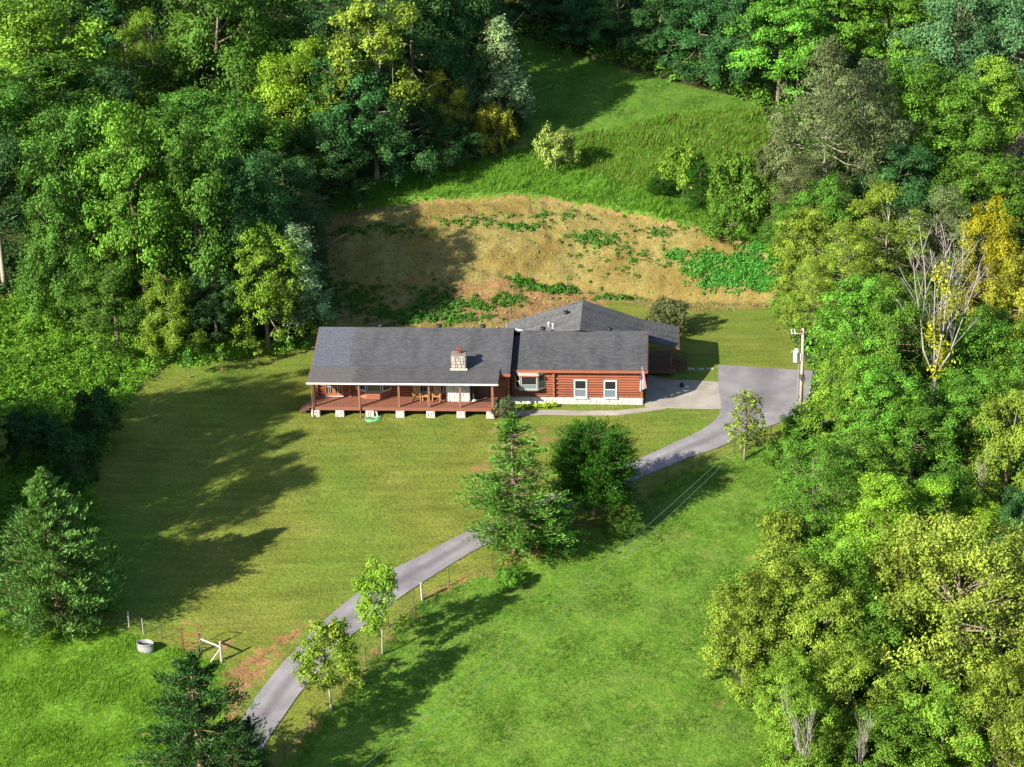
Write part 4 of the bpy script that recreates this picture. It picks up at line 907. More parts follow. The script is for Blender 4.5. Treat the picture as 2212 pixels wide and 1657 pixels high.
def conifer(name, seed, hgt, Rr, cb, nbr, per, ls, dens_in=.2, power=.85, up=.35, sparse=0.0, r0=.18, round_=False, asp=.26, jag=.35, lift=.35):
    g = np.random.default_rng(seed); b = MB(); b.tube([(0, 0, -.4), (0, 0, hgt*.3), (.03, 0, hgt*.65), (0, 0, hgt*.97)], [r0*1.2, r0*.8, r0*.45, .02], 8); PP = []; TT = []; VV = []
    for i in range(nbr):
        t = (i+g.random())/nbr; t = t**1.1; z = cb+(hgt-cb)*t
        env = (math.sqrt(max(0, 1-(2*t*.96-.72)**2/1.55))**.55 if round_ else (1-t)**power*min(1, .55+2.2*t))
        L = Rr*env*(1-jag+jag*1.3*g.random())+.10*(1-t); az = i*2.399+g.normal()*.3
        if sparse and g.random() < sparse*(.3+.7*math.exp(-((t-.72)/.22)**2)): b.tube([(0, 0, z), (L*.8*math.cos(az), L*.8*math.sin(az), z+L*.15)], [.025, .006], 4); continue
        d = np.array([math.cos(az), math.sin(az), up*(.4+.8*t)+.12*g.normal()]); b.tube([(0, 0, z), tuple(np.array([0, 0, z])+d*L*.9)], [max(.012, r0*.18*(1-t)), .006], 4)
        m = int(per*(.15+L/Rr)); s = dens_in+(1-dens_in)*g.random(m)**.7; lat = g.normal(size=(m, 3))*(.10+.15*L*(1.15-s))[:, None]; lat[:, 2] *= .55
        k_ = g.integers(0, 6, m); twig = (nrm(g.normal(size=(6, 3))+np.array([0, 0, .25]))*.26*max(L, .5)*.5)[k_]
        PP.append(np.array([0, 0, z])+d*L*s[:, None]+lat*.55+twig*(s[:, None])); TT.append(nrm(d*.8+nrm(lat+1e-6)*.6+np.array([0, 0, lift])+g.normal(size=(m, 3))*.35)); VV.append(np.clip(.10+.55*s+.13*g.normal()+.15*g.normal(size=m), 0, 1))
    P = np.vstack(PP); T = np.vstack(TT); v = np.concatenate(VV); g2 = np.random.default_rng(seed+5)
    N = nrm(g2.normal(size=P.shape)+np.array([0, 0, .5])+.5*nrm(P*np.array([1, 1, 0])+1e-6)); N = nrm(N-T*(N*T).sum(1, keepdims=True))
    V, Fq = leaves(P, N, ls*(.6+.8*g2.random(len(P))), g2, asp, T); x = np.abs(V[:, :2]).max(1)
    PROTO[name] = (b.mesh('trunk_'+name, None, True), arr_mesh('crown_'+name, V, Fq, v), float(np.percentile(V[:, 2], 99.9)), 2*float(np.percentile(x, 99)))
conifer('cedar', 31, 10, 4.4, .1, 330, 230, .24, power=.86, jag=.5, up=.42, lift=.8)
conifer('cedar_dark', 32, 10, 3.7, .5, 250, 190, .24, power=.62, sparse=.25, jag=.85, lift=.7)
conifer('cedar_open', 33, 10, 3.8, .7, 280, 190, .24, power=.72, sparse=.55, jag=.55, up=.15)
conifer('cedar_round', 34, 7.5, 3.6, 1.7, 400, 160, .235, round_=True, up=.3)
def dead_tree(name, seed, hgt, r0, nb, lev, spread, twig=.0):
    g = np.random.default_rng(seed); b = MB()
    def grow(p, d, L, r, k):
        pts = [p]; dd = d.copy(); n_ = 4
        for i in range(n_): dd = nrm(dd+g.normal(size=3)*.10+np.array([0, 0, .06])); pts.append(pts[-1]+dd*L/n_)
        b.tube([tuple(q) for q in pts], list(np.linspace(r, r*.45, n_+1)), 5 if k < 2 else 4)
        if k >= lev: return
        for i in range(nb if k else nb):
            t = .45+.55*(i+g.random())/nb; q = pts[0]+(pts[-1]-pts[0])*t if t < 1 else pts[-1]
            q = pts[min(n_, int(t*n_))]; az = g.random()*6.28; sd_ = nrm(np.array([math.cos(az), math.sin(az), 0])*spread+dd*1.0+np.array([0, 0, .25]))
            grow(q, sd_, L*(.50+.22*g.random()), max(r*.42, .012), k+1)
    grow(np.array([0, 0, -.3]), nrm(np.array([.05, 0, 1.])), hgt*.42, r0, 0)
    V = np.array(b.V); sc_ = hgt/V[:, 2].max(); b.V = [tuple(q) for q in V*sc_]; V *= sc_
    PROTO[name] = (b.mesh('trunk_'+name, None, True), None, hgt, 2*float(np.percentile(np.abs(V[:, :2]).max(1), 99)))
def dead_fan(name, seed, hgt, wid):
    g = np.random.default_rng(seed); b = MB(); f0 = .26*hgt; b.tube([(0, 0, -.4), (.05, 0, f0*.6), (0, 0, f0)], [.17, .14, .12], 8)
    for k in range(8):
        az = k*math.pi/4+.4*g.normal(); L = hgt*(.66+.16*g.random()); out_ = wid*.5*(.45+.55*g.random())*(1.0 if abs(math.cos(az)) > .5 else .6); p = [np.array([0, 0, f0])]
        for t in (.25, .5, .75, 1.0): p.append(np.array([math.cos(az)*out_*t**.8, math.sin(az)*out_*t**.8, f0+L*t**1.12])+g.normal(size=3)*.14)
        b.tube([tuple(q) for q in p], [.085, .065, .045, .03, .012], 5)
        for m in range(9):
            t = .25+.7*g.random(); i_ = min(3, int(t*4)); q = p[i_]+(p[i_+1]-p[i_])*(t*4-i_); l2 = L*(.42-.28*t)*(.7+.6*g.random()); a2 = g.random()*6.28; d2 = nrm(np.array([math.cos(a2)*.42+math.cos(az)*.25, math.sin(a2)*.42+math.sin(az)*.25, 1.0])); e_ = q+d2*l2+g.normal(size=3)*.05*l2
            b.tube([tuple(q), tuple((q+e_)/2+g.normal(size=3)*.06), tuple(e_)], [.03, .02, .007], 4)
            for _ in range(4):
                s0 = q+(e_-q)*(.3+.6*g.random()); e3 = s0+nrm(d2+g.normal(size=3)*.35)*l2*.4; b.tube([tuple(s0), tuple(e3)], [.012, .004], 3)
    PROTO[name] = (b.mesh('trunk_'+name, None, True), None, hgt, wid)
dead_fan('dead_big', 41, 13, 8.4); dead_tree('dead_small', 42, 6, .06, 4, 3, .45); dead_tree('dead_brush', 43, 5, .05, 6, 3, .8)

# ------------------------------------------------------------------ foliage colours
LM = {}
def lm(k, mid, d=.62, l=1.5, yl=0.0, **kw):
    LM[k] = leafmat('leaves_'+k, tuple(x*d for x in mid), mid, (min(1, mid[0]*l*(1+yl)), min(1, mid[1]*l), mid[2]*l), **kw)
lm('mid', (.075, .155, .016)); lm('leafy', (.058, .132, .017)); lm('deep', (.034, .092, .024)); lm('bright', (.090, .205, .020)); lm('yellowgreen', (.120, .210, .020), yl=.04)  # leafy and deep: darker greens, partly standing in for shade in the woods
lm('lime', (.145, .255, .018), yl=0); lm('olive', (.140, .200, .022), yl=.05); lm('oak', (.168, .215, .028), yl=.06); lm('grey', (.105, .140, .052)); lm('silver', (.150, .225, .095), l=1.9)
lm('bluegreen', (.062, .140, .052)); lm('yellow', (.275, .285, .014), d=.5, l=1.2, yl=.08); lm('gold', (.210, .225, .024), d=.5, yl=.08); lm('pale', (.200, .260, .055), l=1.6)
lm('cedar', (.098, .195, .044), l=1.7); lm('cedar_deep', (.034, .095, .022)); lm('cedar_rich', (.030, .112, .010)); lm('cedar_light', (.085, .170, .024)); lm('maple', (.135, .235, .020), yl=.2); lm('maple_turning', (.132, .215, .020), yl=.30); lm('dusty', (.080, .095, .035))
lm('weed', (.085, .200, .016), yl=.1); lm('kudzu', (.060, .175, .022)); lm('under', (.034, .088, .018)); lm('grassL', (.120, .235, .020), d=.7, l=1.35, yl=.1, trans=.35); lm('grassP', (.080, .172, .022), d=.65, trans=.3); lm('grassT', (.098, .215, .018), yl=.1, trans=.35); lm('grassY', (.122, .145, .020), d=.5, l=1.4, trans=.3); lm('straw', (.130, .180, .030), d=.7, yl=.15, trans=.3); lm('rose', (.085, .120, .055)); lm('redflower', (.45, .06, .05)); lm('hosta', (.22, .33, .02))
M['bark'] = plain('grey_brown_bark', (.16, .125, .09), .9, .3, 4, stretch=(3, 3, .6), bump=.5); M['bark_pale'] = plain('pale_bark', (.27, .23, .18), .85, .2, 3, stretch=(3, 3, .6)); M['bark_dead'] = plain('bleached_dead_wood', (.25, .225, .20), .85, .2, 3)
M['bark_red'] = plain('cedar_bark', (.24, .155, .105), .9, .3, 4, stretch=(3, 3, .6)); M['guard'] = plain('orange_tree_guard', (.30, .09, .045), .6, .2, 4); M['brush'] = plain('dry_brush', (.30, .22, .17), .9, .2, 3)
def setmat(o, m):
    if not o.data.materials: o.data.materials.append(None)
    o.material_slots[0].link = 'OBJECT'; o.material_slots[0].material = m
def place_tree(name, kind, P, hgt, wid, leaf, label, cat='tree', bark='bark', group=None, rz=None, lean=(0, 0)):
    tr, cr, ph, pw = PROTO[kind]; z = gz1(P[0], P[1])
    r = empty(name, (P[0], P[1], z-.05), R.uniform(0, 6.28) if rz is None else rz); r.rotation_euler[0] = lean[0]; r.rotation_euler[1] = lean[1]
    sx = wid/pw; sz = hgt/ph; r.scale = (sx, sx, sz); tag(r, label, cat, group)
    o = link(bpy.data.objects.new('trunk', tr), r); setmat(o, M[bark])
    if cr is not None: o = link(bpy.data.objects.new('crown', cr), r); setmat(o, LM[leaf])
    return r
def tree(name, kind, bx, by, ty, wpx, leaf, label, **k):
    if k.get('group') in (GL, GR, GB): wpx *= 1.14
    P = G(bx, by); return place_tree(name, kind, P, top_z(P, ty), size_at(P, wpx), leaf, label, **k)
# ------------------------------------------------------------------ trees, one by one
BT = 'broadleaf_tree'
GL, GR, GB = 'trees of the wooded slope on the left', 'trees of the wood on the right', 'shaded trees behind the hill field'
# left slope, back rows first
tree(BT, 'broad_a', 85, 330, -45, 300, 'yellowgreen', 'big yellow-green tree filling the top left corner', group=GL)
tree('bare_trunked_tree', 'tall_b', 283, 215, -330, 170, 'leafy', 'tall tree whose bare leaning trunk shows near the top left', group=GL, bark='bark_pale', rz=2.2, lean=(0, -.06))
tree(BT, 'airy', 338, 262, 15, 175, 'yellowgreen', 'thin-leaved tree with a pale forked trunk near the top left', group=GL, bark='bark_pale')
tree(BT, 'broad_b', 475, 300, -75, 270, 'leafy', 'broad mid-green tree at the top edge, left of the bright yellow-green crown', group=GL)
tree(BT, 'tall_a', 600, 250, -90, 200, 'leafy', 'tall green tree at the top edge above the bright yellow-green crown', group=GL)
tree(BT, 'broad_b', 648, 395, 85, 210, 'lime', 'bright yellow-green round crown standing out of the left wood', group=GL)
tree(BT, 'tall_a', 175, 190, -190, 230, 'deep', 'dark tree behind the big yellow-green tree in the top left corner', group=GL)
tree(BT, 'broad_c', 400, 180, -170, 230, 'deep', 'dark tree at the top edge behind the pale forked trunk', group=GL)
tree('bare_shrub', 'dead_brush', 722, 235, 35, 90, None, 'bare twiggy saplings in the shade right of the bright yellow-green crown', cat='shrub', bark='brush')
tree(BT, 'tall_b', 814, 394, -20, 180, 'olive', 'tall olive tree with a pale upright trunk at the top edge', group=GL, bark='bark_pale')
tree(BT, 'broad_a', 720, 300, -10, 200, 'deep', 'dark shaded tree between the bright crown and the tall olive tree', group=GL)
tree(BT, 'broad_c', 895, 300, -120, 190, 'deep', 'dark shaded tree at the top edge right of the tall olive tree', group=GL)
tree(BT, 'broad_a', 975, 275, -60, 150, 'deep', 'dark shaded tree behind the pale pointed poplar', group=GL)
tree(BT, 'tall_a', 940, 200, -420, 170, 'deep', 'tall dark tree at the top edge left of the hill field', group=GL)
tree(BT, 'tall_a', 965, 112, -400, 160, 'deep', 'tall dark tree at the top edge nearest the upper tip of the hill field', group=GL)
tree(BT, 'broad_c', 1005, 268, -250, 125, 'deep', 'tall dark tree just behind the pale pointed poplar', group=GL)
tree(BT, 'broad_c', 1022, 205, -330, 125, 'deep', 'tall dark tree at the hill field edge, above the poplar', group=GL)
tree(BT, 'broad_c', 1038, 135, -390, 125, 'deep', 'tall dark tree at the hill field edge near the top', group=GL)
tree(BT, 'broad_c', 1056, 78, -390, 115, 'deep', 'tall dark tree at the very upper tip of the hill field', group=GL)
tree('poplar_tree', 'poplar', 1085, 292, 36, 112, 'silver', 'pale pointed poplar at the edge of the hill field', group=GL)
tree(BT, 'airy', 955, 330, 148, 120, 'gold', 'small golden-green tree catching the light left of the poplar', group=GL)
tree('shrub', 'bush_b', 1072, 330, 222, 95, 'gold', 'golden twiggy bush at the foot of the poplar', cat='shrub')
tree('bare_shrub', 'dead_brush', 1012, 300, 150, 60, None, 'bare purplish brush left of the poplar', cat='shrub', bark='brush')
tree(BT, 'broad_c', 765, 405, 110, 200, 'deep', 'dark tree below the tall olive tree at the wood edge', group=GL)
tree(BT, 'broad_b', 865, 388, 150, 180, 'deep', 'low dark tree at the edge of the grass below the golden-green tree', group=GL)
tree(BT, 'broad_a', 965, 362, 250, 140, 'deep', 'small dark tree on the grass edge between golden-green tree and poplar foot', group=GL)
tree(BT, 'broad_c', 690, 450, 265, 180, 'deep', 'dark tree directly below the bright yellow-green crown', group=GL)
tree(BT, 'broad_b', 610, 530, 320, 180, 'deep', 'dark shaded tree right of the big green clump', group=GL)
tree(BT, 'airy', 660, 560, 400, 120, 'dusty', 'dull greyish shaded tree at the left end of the dirt bank', group=GL)
tree(BT, 'broad_a', 35, 470, 150, 230, 'leafy', 'green tree cut by the left edge below the top left corner tree', group=GL)
tree(BT, 'tall_a', 130, 400, 120, 220, 'leafy', 'tall green tree behind the left end of the big green clump', group=GL)
tree(BT, 'broad_b', 240, 400, 140, 200, 'deep', 'dark tree showing above the left part of the big green clump', group=GL)
tree(BT, 'broad_c', 420, 420, 190, 200, 'leafy', 'green tree showing above the middle of the big green clump', group=GL)
tree(BT, 'broad_a', 530, 470, 200, 200, 'leafy', 'green tree left below the bright yellow-green crown', group=GL)
tree('pale_trunked_tree', 'tall_b', 10, 620, 260, 170, 'deep', 'dark tree with a thick pale trunk at the left edge', group=GL, bark='bark_pale')
# the big green clump
tree(BT, 'broad_c', 180, 640, 235, 215, 'leafy', 'left tree of the big green clump, with a yellowish top', group=GL)
tree(BT, 'broad_c', 320, 690, 222, 240, 'bright', 'tallest and central tree of the big green clump', group=GL)
tree(BT, 'broad_a', 440, 690, 255, 210, 'leafy', 'right tree of the big green clump, beside the shaded hollow', group=GL)
tree(BT, 'broad_b', 140, 690, 400, 160, 'leafy', 'low tree at the left foot of the big green clump', group=GL)
tree(BT, 'broad_c', 545, 690, 335, 170, 'deep', 'shaded tree on the right flank of the big green clump', group=GL)
tree(BT, 'broad_a', 255, 745, 535, 165, 'leafy', 'lower green tree above the sunlit weeds at the left', group=GL)
tree(BT, 'broad_b', 370, 770, 585, 130, 'yellowgreen', 'small light green tree above the first sapling', group=GL)
tree(BT, 'broad_c', 470, 740, 560, 120, 'deep', 'small dark tree between the two light trees at the lawn edge', group=GL)
tree(BT, 'broad_c', 580, 752, 478, 165, 'yellowgreen', 'sunlit light green tree at the wood edge left of the house', group=GL)
tree(BT, 'poplar', 650, 742, 488, 125, 'silver', 'silvery green tree at the wood edge nearest the house roof', group=GL)
# trees beyond the left edge of the frame, whose shade lies across the lawn
for i, (bx, by, ty, wpx) in enumerate(((-170, 1135, 540, 240), (-260, 1050, 470, 250), (-190, 1310, 690, 250), (-330, 1160, 560, 240), (-260, 1240, 700, 240), (-150, 1215, 660, 220), (-175, 1368, 770, 250), (-170, 1085, 560, 230))):
    tree(BT, ('tall_a', 'broad_a', 'broad_b')[i % 3], bx, by, ty, wpx, 'mid', 'tall tree outside the left edge of the picture, shading the lawn', group='trees outside the left edge')
tree(BT, 'broad_c', -35, 1020, 872, 105, 'pale', 'sunlit crown cut by the left edge above the shaded weeds', group=GL)
tree('shrub', 'bush_a', 215, 960, 830, 110, 'under', 'dark shrub at the left lawn corner', cat='shrub'); tree('shrub', 'bush_b', 170, 1050, 930, 120, 'under', 'dark shrub halfway down the left lawn edge', cat='shrub')
tree('shrub', 'bush_a', 70, 990, 890, 130, 'under', 'dark shrub among the shaded weeds near the left edge', cat='shrub')
# saplings along the lawn
for i, (bx, by, ty, wpx) in enumerate(((410, 816, 748, 22), (480, 800, 742, 24), (558, 784, 736, 26), (628, 768, 728, 24))):
    t_ = tree('sapling', 'sapling', bx, by, ty, wpx, ('kudzu', 'mid', 'olive', 'mid')[i], 'young sapling with a red guard by the upper lawn edge, %s from the left' % ('first', 'second', 'third', 'fourth')[i], group='saplings along the upper lawn edge')
    b = MB(); b.tube([(0, 0, 0), (0, 0, .34)], .07, 8); b.build('tree_guard', M['guard'], t_)
# cedars and trees by the drive
tree('cedar_tree', 'cedar', 130, 1352, 1012, 262, 'cedar', 'big pale green pointed cedar at the lower left', bark='bark_red')
tree('cedar_tree', 'cedar_dark', 440, 1730, 1408, 285, 'cedar_deep', 'dark cedar at the lower edge left of the driveway', bark='bark_red')
tree('cedar_tree', 'cedar_dark', 548, 1700, 1548, 85, 'cedar_deep', 'small dark cedar at the lower edge where the driveway enters', bark='bark_red')
tree('cedar_tree', 'cedar_dark', 520, 1790, 1568, 180, 'cedar_deep', 'dark cedar at the very bottom of the picture, partly over the driveway entrance', bark='bark_red')
tree('cedar_tree', 'cedar_open', 1112, 1192, 892, 228, 'cedar_light', 'tall open cedar with a bare upper trunk beside the driveway', bark='bark_red')
tree('cedar_tree', 'cedar_round', 1284, 1118, 922, 182, 'cedar_rich', 'dense dark round-topped cedar overhanging the driveway', bark='bark_red')
tree('cedar_tree', 'cedar_dark', 1200, 1195, 1080, 120, 'cedar_rich', 'low dark cedar between the open cedar and the round one', bark='bark_red')
tree('cedar_tree', 'cedar', 1338, 1140, 1050, 95, 'cedar_light', 'lighter young cedar at the right foot of the round cedar', bark='bark_red')
tree('maple_tree', 'maple', 826, 1407, 1200, 122, 'maple', 'small maple by the fence, the upper of two beside the driveway', bark='bark_pale')
tree('maple_tree', 'maple', 716, 1532, 1335, 155, 'maple_turning', 'wider orange-tinged maple by the fence, the lower of two beside the driveway', bark='bark_pale')
tree('thin_tree', 'thin', 1608, 985, 832, 85, 'olive', 'thin-leaved small tree beside the driveway near the utility pole', bark='bark')
tree('shrub', 'bush_b', 1088, 905, 858, 52, 'rose', 'grey-green rose bush with red blooms at the porch corner', cat='shrub')
tree('shrub', 'bush_b', 1440, 722, 648, 106, 'dusty', 'dark round shrub behind the side porch roof', cat='shrub')
tree('shrub', 'bush_a', 1200, 368, 268, 84, 'pale', 'pale yellow-green bush alone on the hill field', cat='shrub')
tree('shrub', 'bush_a', 1100, 1262, 1218, 60, 'bright', 'bright green shrub at the fence below the open cedar', cat='shrub')
# right: hedge of shrubs between hill field and bank
tree('cedar_tree', 'cedar_round', 1425, 420, 382, 62, 'cedar_rich', 'small dark green cedar in the rough grass above the dirt bank', bark='bark_red')
tree('shrub', 'bush_a', 1475, 425, 298, 92, 'yellowgreen', 'upright yellow-green shrub right of the small dark cedar', cat='shrub')
tree('cedar_tree', 'cedar_dark', 1512, 455, 350, 95, 'cedar_rich', 'bright dark-green cedar among the shrubs above the dirt bank', bark='bark_red')
tree('shrub', 'bush_b', 1575, 480, 330, 120, 'mid', 'green shrub right of the dark-green cedar above the bank', cat='shrub'); tree('shrub', 'bush_a', 1640, 510, 385, 130, 'mid', 'wide green shrub at the right end of the dirt bank', cat='shrub')
tree('shrub', 'bush_b', 1580, 520, 430, 110, 'mid', 'low green shrub at the top edge of the dirt bank', cat='shrub'); tree('shrub', 'bush_a', 1680, 400, 300, 110, 'dusty', 'dull grey-green shrub at the right corner of the hill field', cat='shrub')
# shaded band behind the hill field; dark leaf colour carries part of the shade
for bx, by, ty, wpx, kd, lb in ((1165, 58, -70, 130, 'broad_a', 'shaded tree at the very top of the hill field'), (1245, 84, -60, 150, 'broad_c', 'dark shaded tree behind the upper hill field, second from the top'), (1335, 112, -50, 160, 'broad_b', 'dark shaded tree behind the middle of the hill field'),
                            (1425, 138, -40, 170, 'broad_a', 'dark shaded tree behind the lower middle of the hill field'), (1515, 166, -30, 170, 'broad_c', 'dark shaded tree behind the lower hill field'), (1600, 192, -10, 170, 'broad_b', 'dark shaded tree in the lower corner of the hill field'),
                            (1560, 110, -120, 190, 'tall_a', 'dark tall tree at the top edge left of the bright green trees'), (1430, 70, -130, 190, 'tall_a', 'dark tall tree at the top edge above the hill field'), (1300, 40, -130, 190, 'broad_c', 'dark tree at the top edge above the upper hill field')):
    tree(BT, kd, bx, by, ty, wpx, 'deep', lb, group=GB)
# right wood
tree(BT, 'layered', 1680, 225, -25, 200, 'bright', 'bright green layered tree at the top edge right of the shaded band', group=GR)
tree(BT, 'layered', 1800, 200, -60, 200, 'bright', 'bright green layered tree in the middle of the top right', group=GR)
tree(BT, 'layered', 1915, 190, -60, 190, 'bright', 'bright green layered tree left of the bluish trees at the top right', group=GR)
tree(BT, 'broad_b', 2060, 235, -70, 230, 'bluegreen', 'bluish green tree at the top right', group=GR); tree(BT, 'broad_a', 2180, 250, -60, 220, 'bluegreen', 'bluish green tree in the top right corner', group=GR)
tree(BT, 'airy', 1775, 465, 80, 225, 'grey', 'tall grey-green airy tree beside the hill field', group=GR, bark='bark_pale'); tree(BT, 'airy', 1860, 430, 130, 200, 'grey', 'grey-green airy tree just right of the tall airy one', group=GR, bark='bark_pale')
tree(BT, 'airy', 1735, 530, 330, 170, 'dusty', 'dark greyish tree with bleached dead branches above the bank', group=GR, bark='bark_dead')
tree(BT, 'broad_a', 1965, 400, 105, 190, 'mid', 'green tree right of the grey-green airy trees', group=GR); tree(BT, 'broad_c', 2050, 420, 165, 180, 'mid', 'green tree left of the yellow-green one near the right edge', group=GR)
tree(BT, 'tall_a', 2130, 390, 125, 140, 'yellowgreen', 'yellow-green tree near the right edge below the bluish trees', group=GR); tree('bare_shrub', 'dead_brush', 2192, 405, 262, 120, None, 'bare pinkish brush at the right edge', cat='shrub', bark='brush')
tree(BT, 'broad_b', 1930, 480, 300, 190, 'deep', 'dark low tree below the green trees of the upper right', group=GR); tree(BT, 'broad_c', 2120, 520, 330, 200, 'mid', 'green tree above the yellow tree near the right edge', group=GR)
tree(BT, 'airy', 1815, 690, 470, 175, 'olive', 'olive twiggy tree at the right end of the dirt lot', group=GR, bark='bark_pale'); tree(BT, 'airy', 1905, 640, 395, 210, 'olive', 'broad olive tree above the bleached dead tree', group=GR, bark='bark_pale')
tree(BT, 'airy', 2020, 640, 405, 190, 'grey', 'dull olive tree left of the yellow tree', group=GR); tree(BT, 'broad_b', 2128, 700, 432, 142, 'yellow', 'golden yellow tree near the right edge', group=GR)
tree(BT, 'broad_a', 2195, 770, 545, 150, 'gold', 'yellow-green turning tree at the right edge below the golden one', group=GR); tree(BT, 'airy', 1745, 730, 560, 130, 'olive', 'olive tree overhanging the end of the dirt track', group=GR)
tree(BT, 'broad_c', 1845, 830, 600, 175, 'bright', 'fresh green tree behind the utility pole', group=GR); tree(BT, 'broad_b', 1930, 860, 615, 170, 'mid', 'green tree left of the bleached dead tree', group=GR)
dt = tree('dead_tree', 'dead_big', 2012, 905, 542, 290, None, 'large bleached dead tree with yellow vines in the right wood', bark='bark_dead', group='dead trees')
tree(BT, 'broad_a', 2110, 890, 665, 200, 'bright', 'fresh green tree right of the bleached dead tree', group=GR); tree(BT, 'broad_c', 2200, 930, 700, 170, 'mid', 'green tree cut by the right edge, level with the house', group=GR)
tree(BT, 'broad_b', 1822, 955, 745, 145, 'yellowgreen', 'yellow-green tree right beside the utility pole', group=GR); tree(BT, 'broad_c', 1890, 985, 780, 175, 'bright', 'bright green tree below the trunk of the bleached dead tree', group=GR)
tree(BT, 'broad_a', 1965, 1030, 850, 165, 'mid', 'green tree at the foot of the bleached dead tree', group=GR); tree(BT, 'broad_b', 2170, 1080, 835, 185, 'olive', 'olive tree at the right edge below the fresh green one', group=GR)
tree('shrub', 'bush_a', 1738, 945, 872, 95, 'mid', 'green shrub hiding the foot of the utility pole', cat='shrub'); tree('shrub', 'bush_b', 1700, 1010, 935, 110, 'mid', 'low green shrub at the pasture corner below the parking area', cat='shrub')
tree(BT, 'airy', 1755, 1150, 940, 185, 'mid', 'dull green tree at the upper right of the pasture', group=GR); tree(BT, 'broad_c', 1870, 1130, 940, 170, 'mid', 'dark green tree above the lime-green ones', group=GR)
tree('shrub', 'bush_b', 1690, 1200, 1100, 110, 'olive', 'dull low shrub at the right rim of the pasture', cat='shrub')
tree(BT, 'tall_a', 1895, 1265, 1032, 165, 'lime', 'lime-green tree above the big olive oak, left one of three', group=GR); tree(BT, 'tall_a', 2005, 1250, 1035, 115, 'lime', 'lime-green tree above the big olive oak, middle one of three', group=GR)
tree(BT, 'broad_a', 2100, 1245, 1072, 150, 'lime', 'lime-green tree above the big olive oak, right one of three', group=GR); tree(BT, 'broad_b', 2195, 1280, 1060, 130, 'deep', 'dark green tree at the right edge above the big olive oak', group=GR)
tree('dead_tree', 'dead_small', 2060, 1135, 988, 62, None, 'small bleached dead tree above the lime-green trees, left of two', bark='bark_dead', group='dead trees'); tree('dead_tree', 'dead_small', 2115, 1125, 975, 66, None, 'small bleached dead tree above the lime-green trees, right of two', bark='bark_dead', group='dead trees')
tree('oak_tree', 'spread', 2065, 1520, 1128, 420, 'oak', 'large spreading yellowish oak at the lower right', bark='bark', group=GR)
tree(BT, 'broad_c', 1690, 1430, 1185, 195, 'olive', 'olive-green tree at the tip of the wood by the pasture', group=GR); tree(BT, 'broad_a', 1605, 1475, 1235, 160, 'olive', 'olive-green tree standing farthest into the pasture', group=GR)
tree(BT, 'broad_b', 1770, 1490, 1250, 185, 'olive', 'olive-green tree left of the big oak', group=GR); tree(BT, 'broad_c', 1870, 1500, 1290, 180, 'mid', 'green tree under the left side of the big oak', group=GR)
tree('shrub', 'bush_a', 1640, 1545, 1440, 100, 'yellowgreen', 'yellow-green shrub at the pasture rim below the wood tip', cat='shrub'); tree(BT, 'broad_a', 1725, 1690, 1480, 150, 'yellowgreen', 'yellow-green tree at the lower edge beside the pasture', group=GR)
tree(BT, 'broad_c', 1905, 1720, 1530, 200, 'mid', 'green tree at the lower edge below the big oak', group=GR); tree(BT, 'broad_a', 2025, 1730, 1480, 200, 'yellowgreen', 'yellow-green tree at the lower edge, right of the bleached birches', group=GR)
tree(BT, 'broad_b', 2140, 1740, 1450, 200, 'olive', 'olive tree in the lower right corner', group=GR); tree(BT, 'broad_c', 2215, 1660, 1390, 170, 'olive', 'olive tree at the right edge below the big oak', group=GR)
tree('dead_tree', 'dead_small', 1750, 1745, 1480, 130, None, 'bleached bare birch at the lower edge, nearest the pasture', bark='bark_dead', group='dead trees'); tree('dead_tree', 'dead_small', 1848, 1730, 1500, 130, None, 'bleached bare birch at the lower edge, farther from the pasture', bark='bark_dead', group='dead trees')

tree(BT, 'broad_c', 1735, 640, 450, 130, 'olive', 'olive-green tree at the corner between bank and right wood', group=GR); tree(BT, 'broad_b', 1775, 585, 385, 150, 'mid', 'green tree behind the vine mat at the right of the bank', group=GR)
tree(BT, 'broad_a', 1700, 560, 430, 110, 'mid', 'small green tree at the top right end of the dirt bank', group=GR); tree(BT, 'broad_a', 1980, 800, 590, 190, 'mid', 'green tree behind the bleached dead tree', group=GR)
tree(BT, 'broad_c', 1790, 1370, 1160, 180, 'yellowgreen', 'yellow-green tree behind the wood tip by the pasture', group=GR); tree(BT, 'broad_b', 1945, 1390, 1170, 190, 'olive', 'olive tree behind the left side of the big oak', group=GR)
tree(BT, 'broad_a', 1830, 1600, 1390, 180, 'olive', 'olive-green tree between the big oak and the bleached birches', group=GR); tree(BT, 'broad_c', 1700, 1600, 1410, 130, 'yellowgreen', 'yellow-green tree just below the wood tip at the pasture rim', group=GR)
tree(BT, 'broad_b', 1975, 1640, 1420, 190, 'yellowgreen', 'yellow-green tree in front of the big oak trunk', group=GR); tree(BT, 'broad_a', 2100, 1620, 1400, 180, 'olive', 'olive tree right in front of the big oak', group=GR)
tree(BT, 'broad_c', 2080, 1010, 800, 170, 'mid', 'green tree right of the foot of the bleached dead tree', group=GR); tree(BT, 'broad_a', 2030, 1180, 1000, 150, 'mid', 'green tree behind the two small bleached dead trees', group=GR)

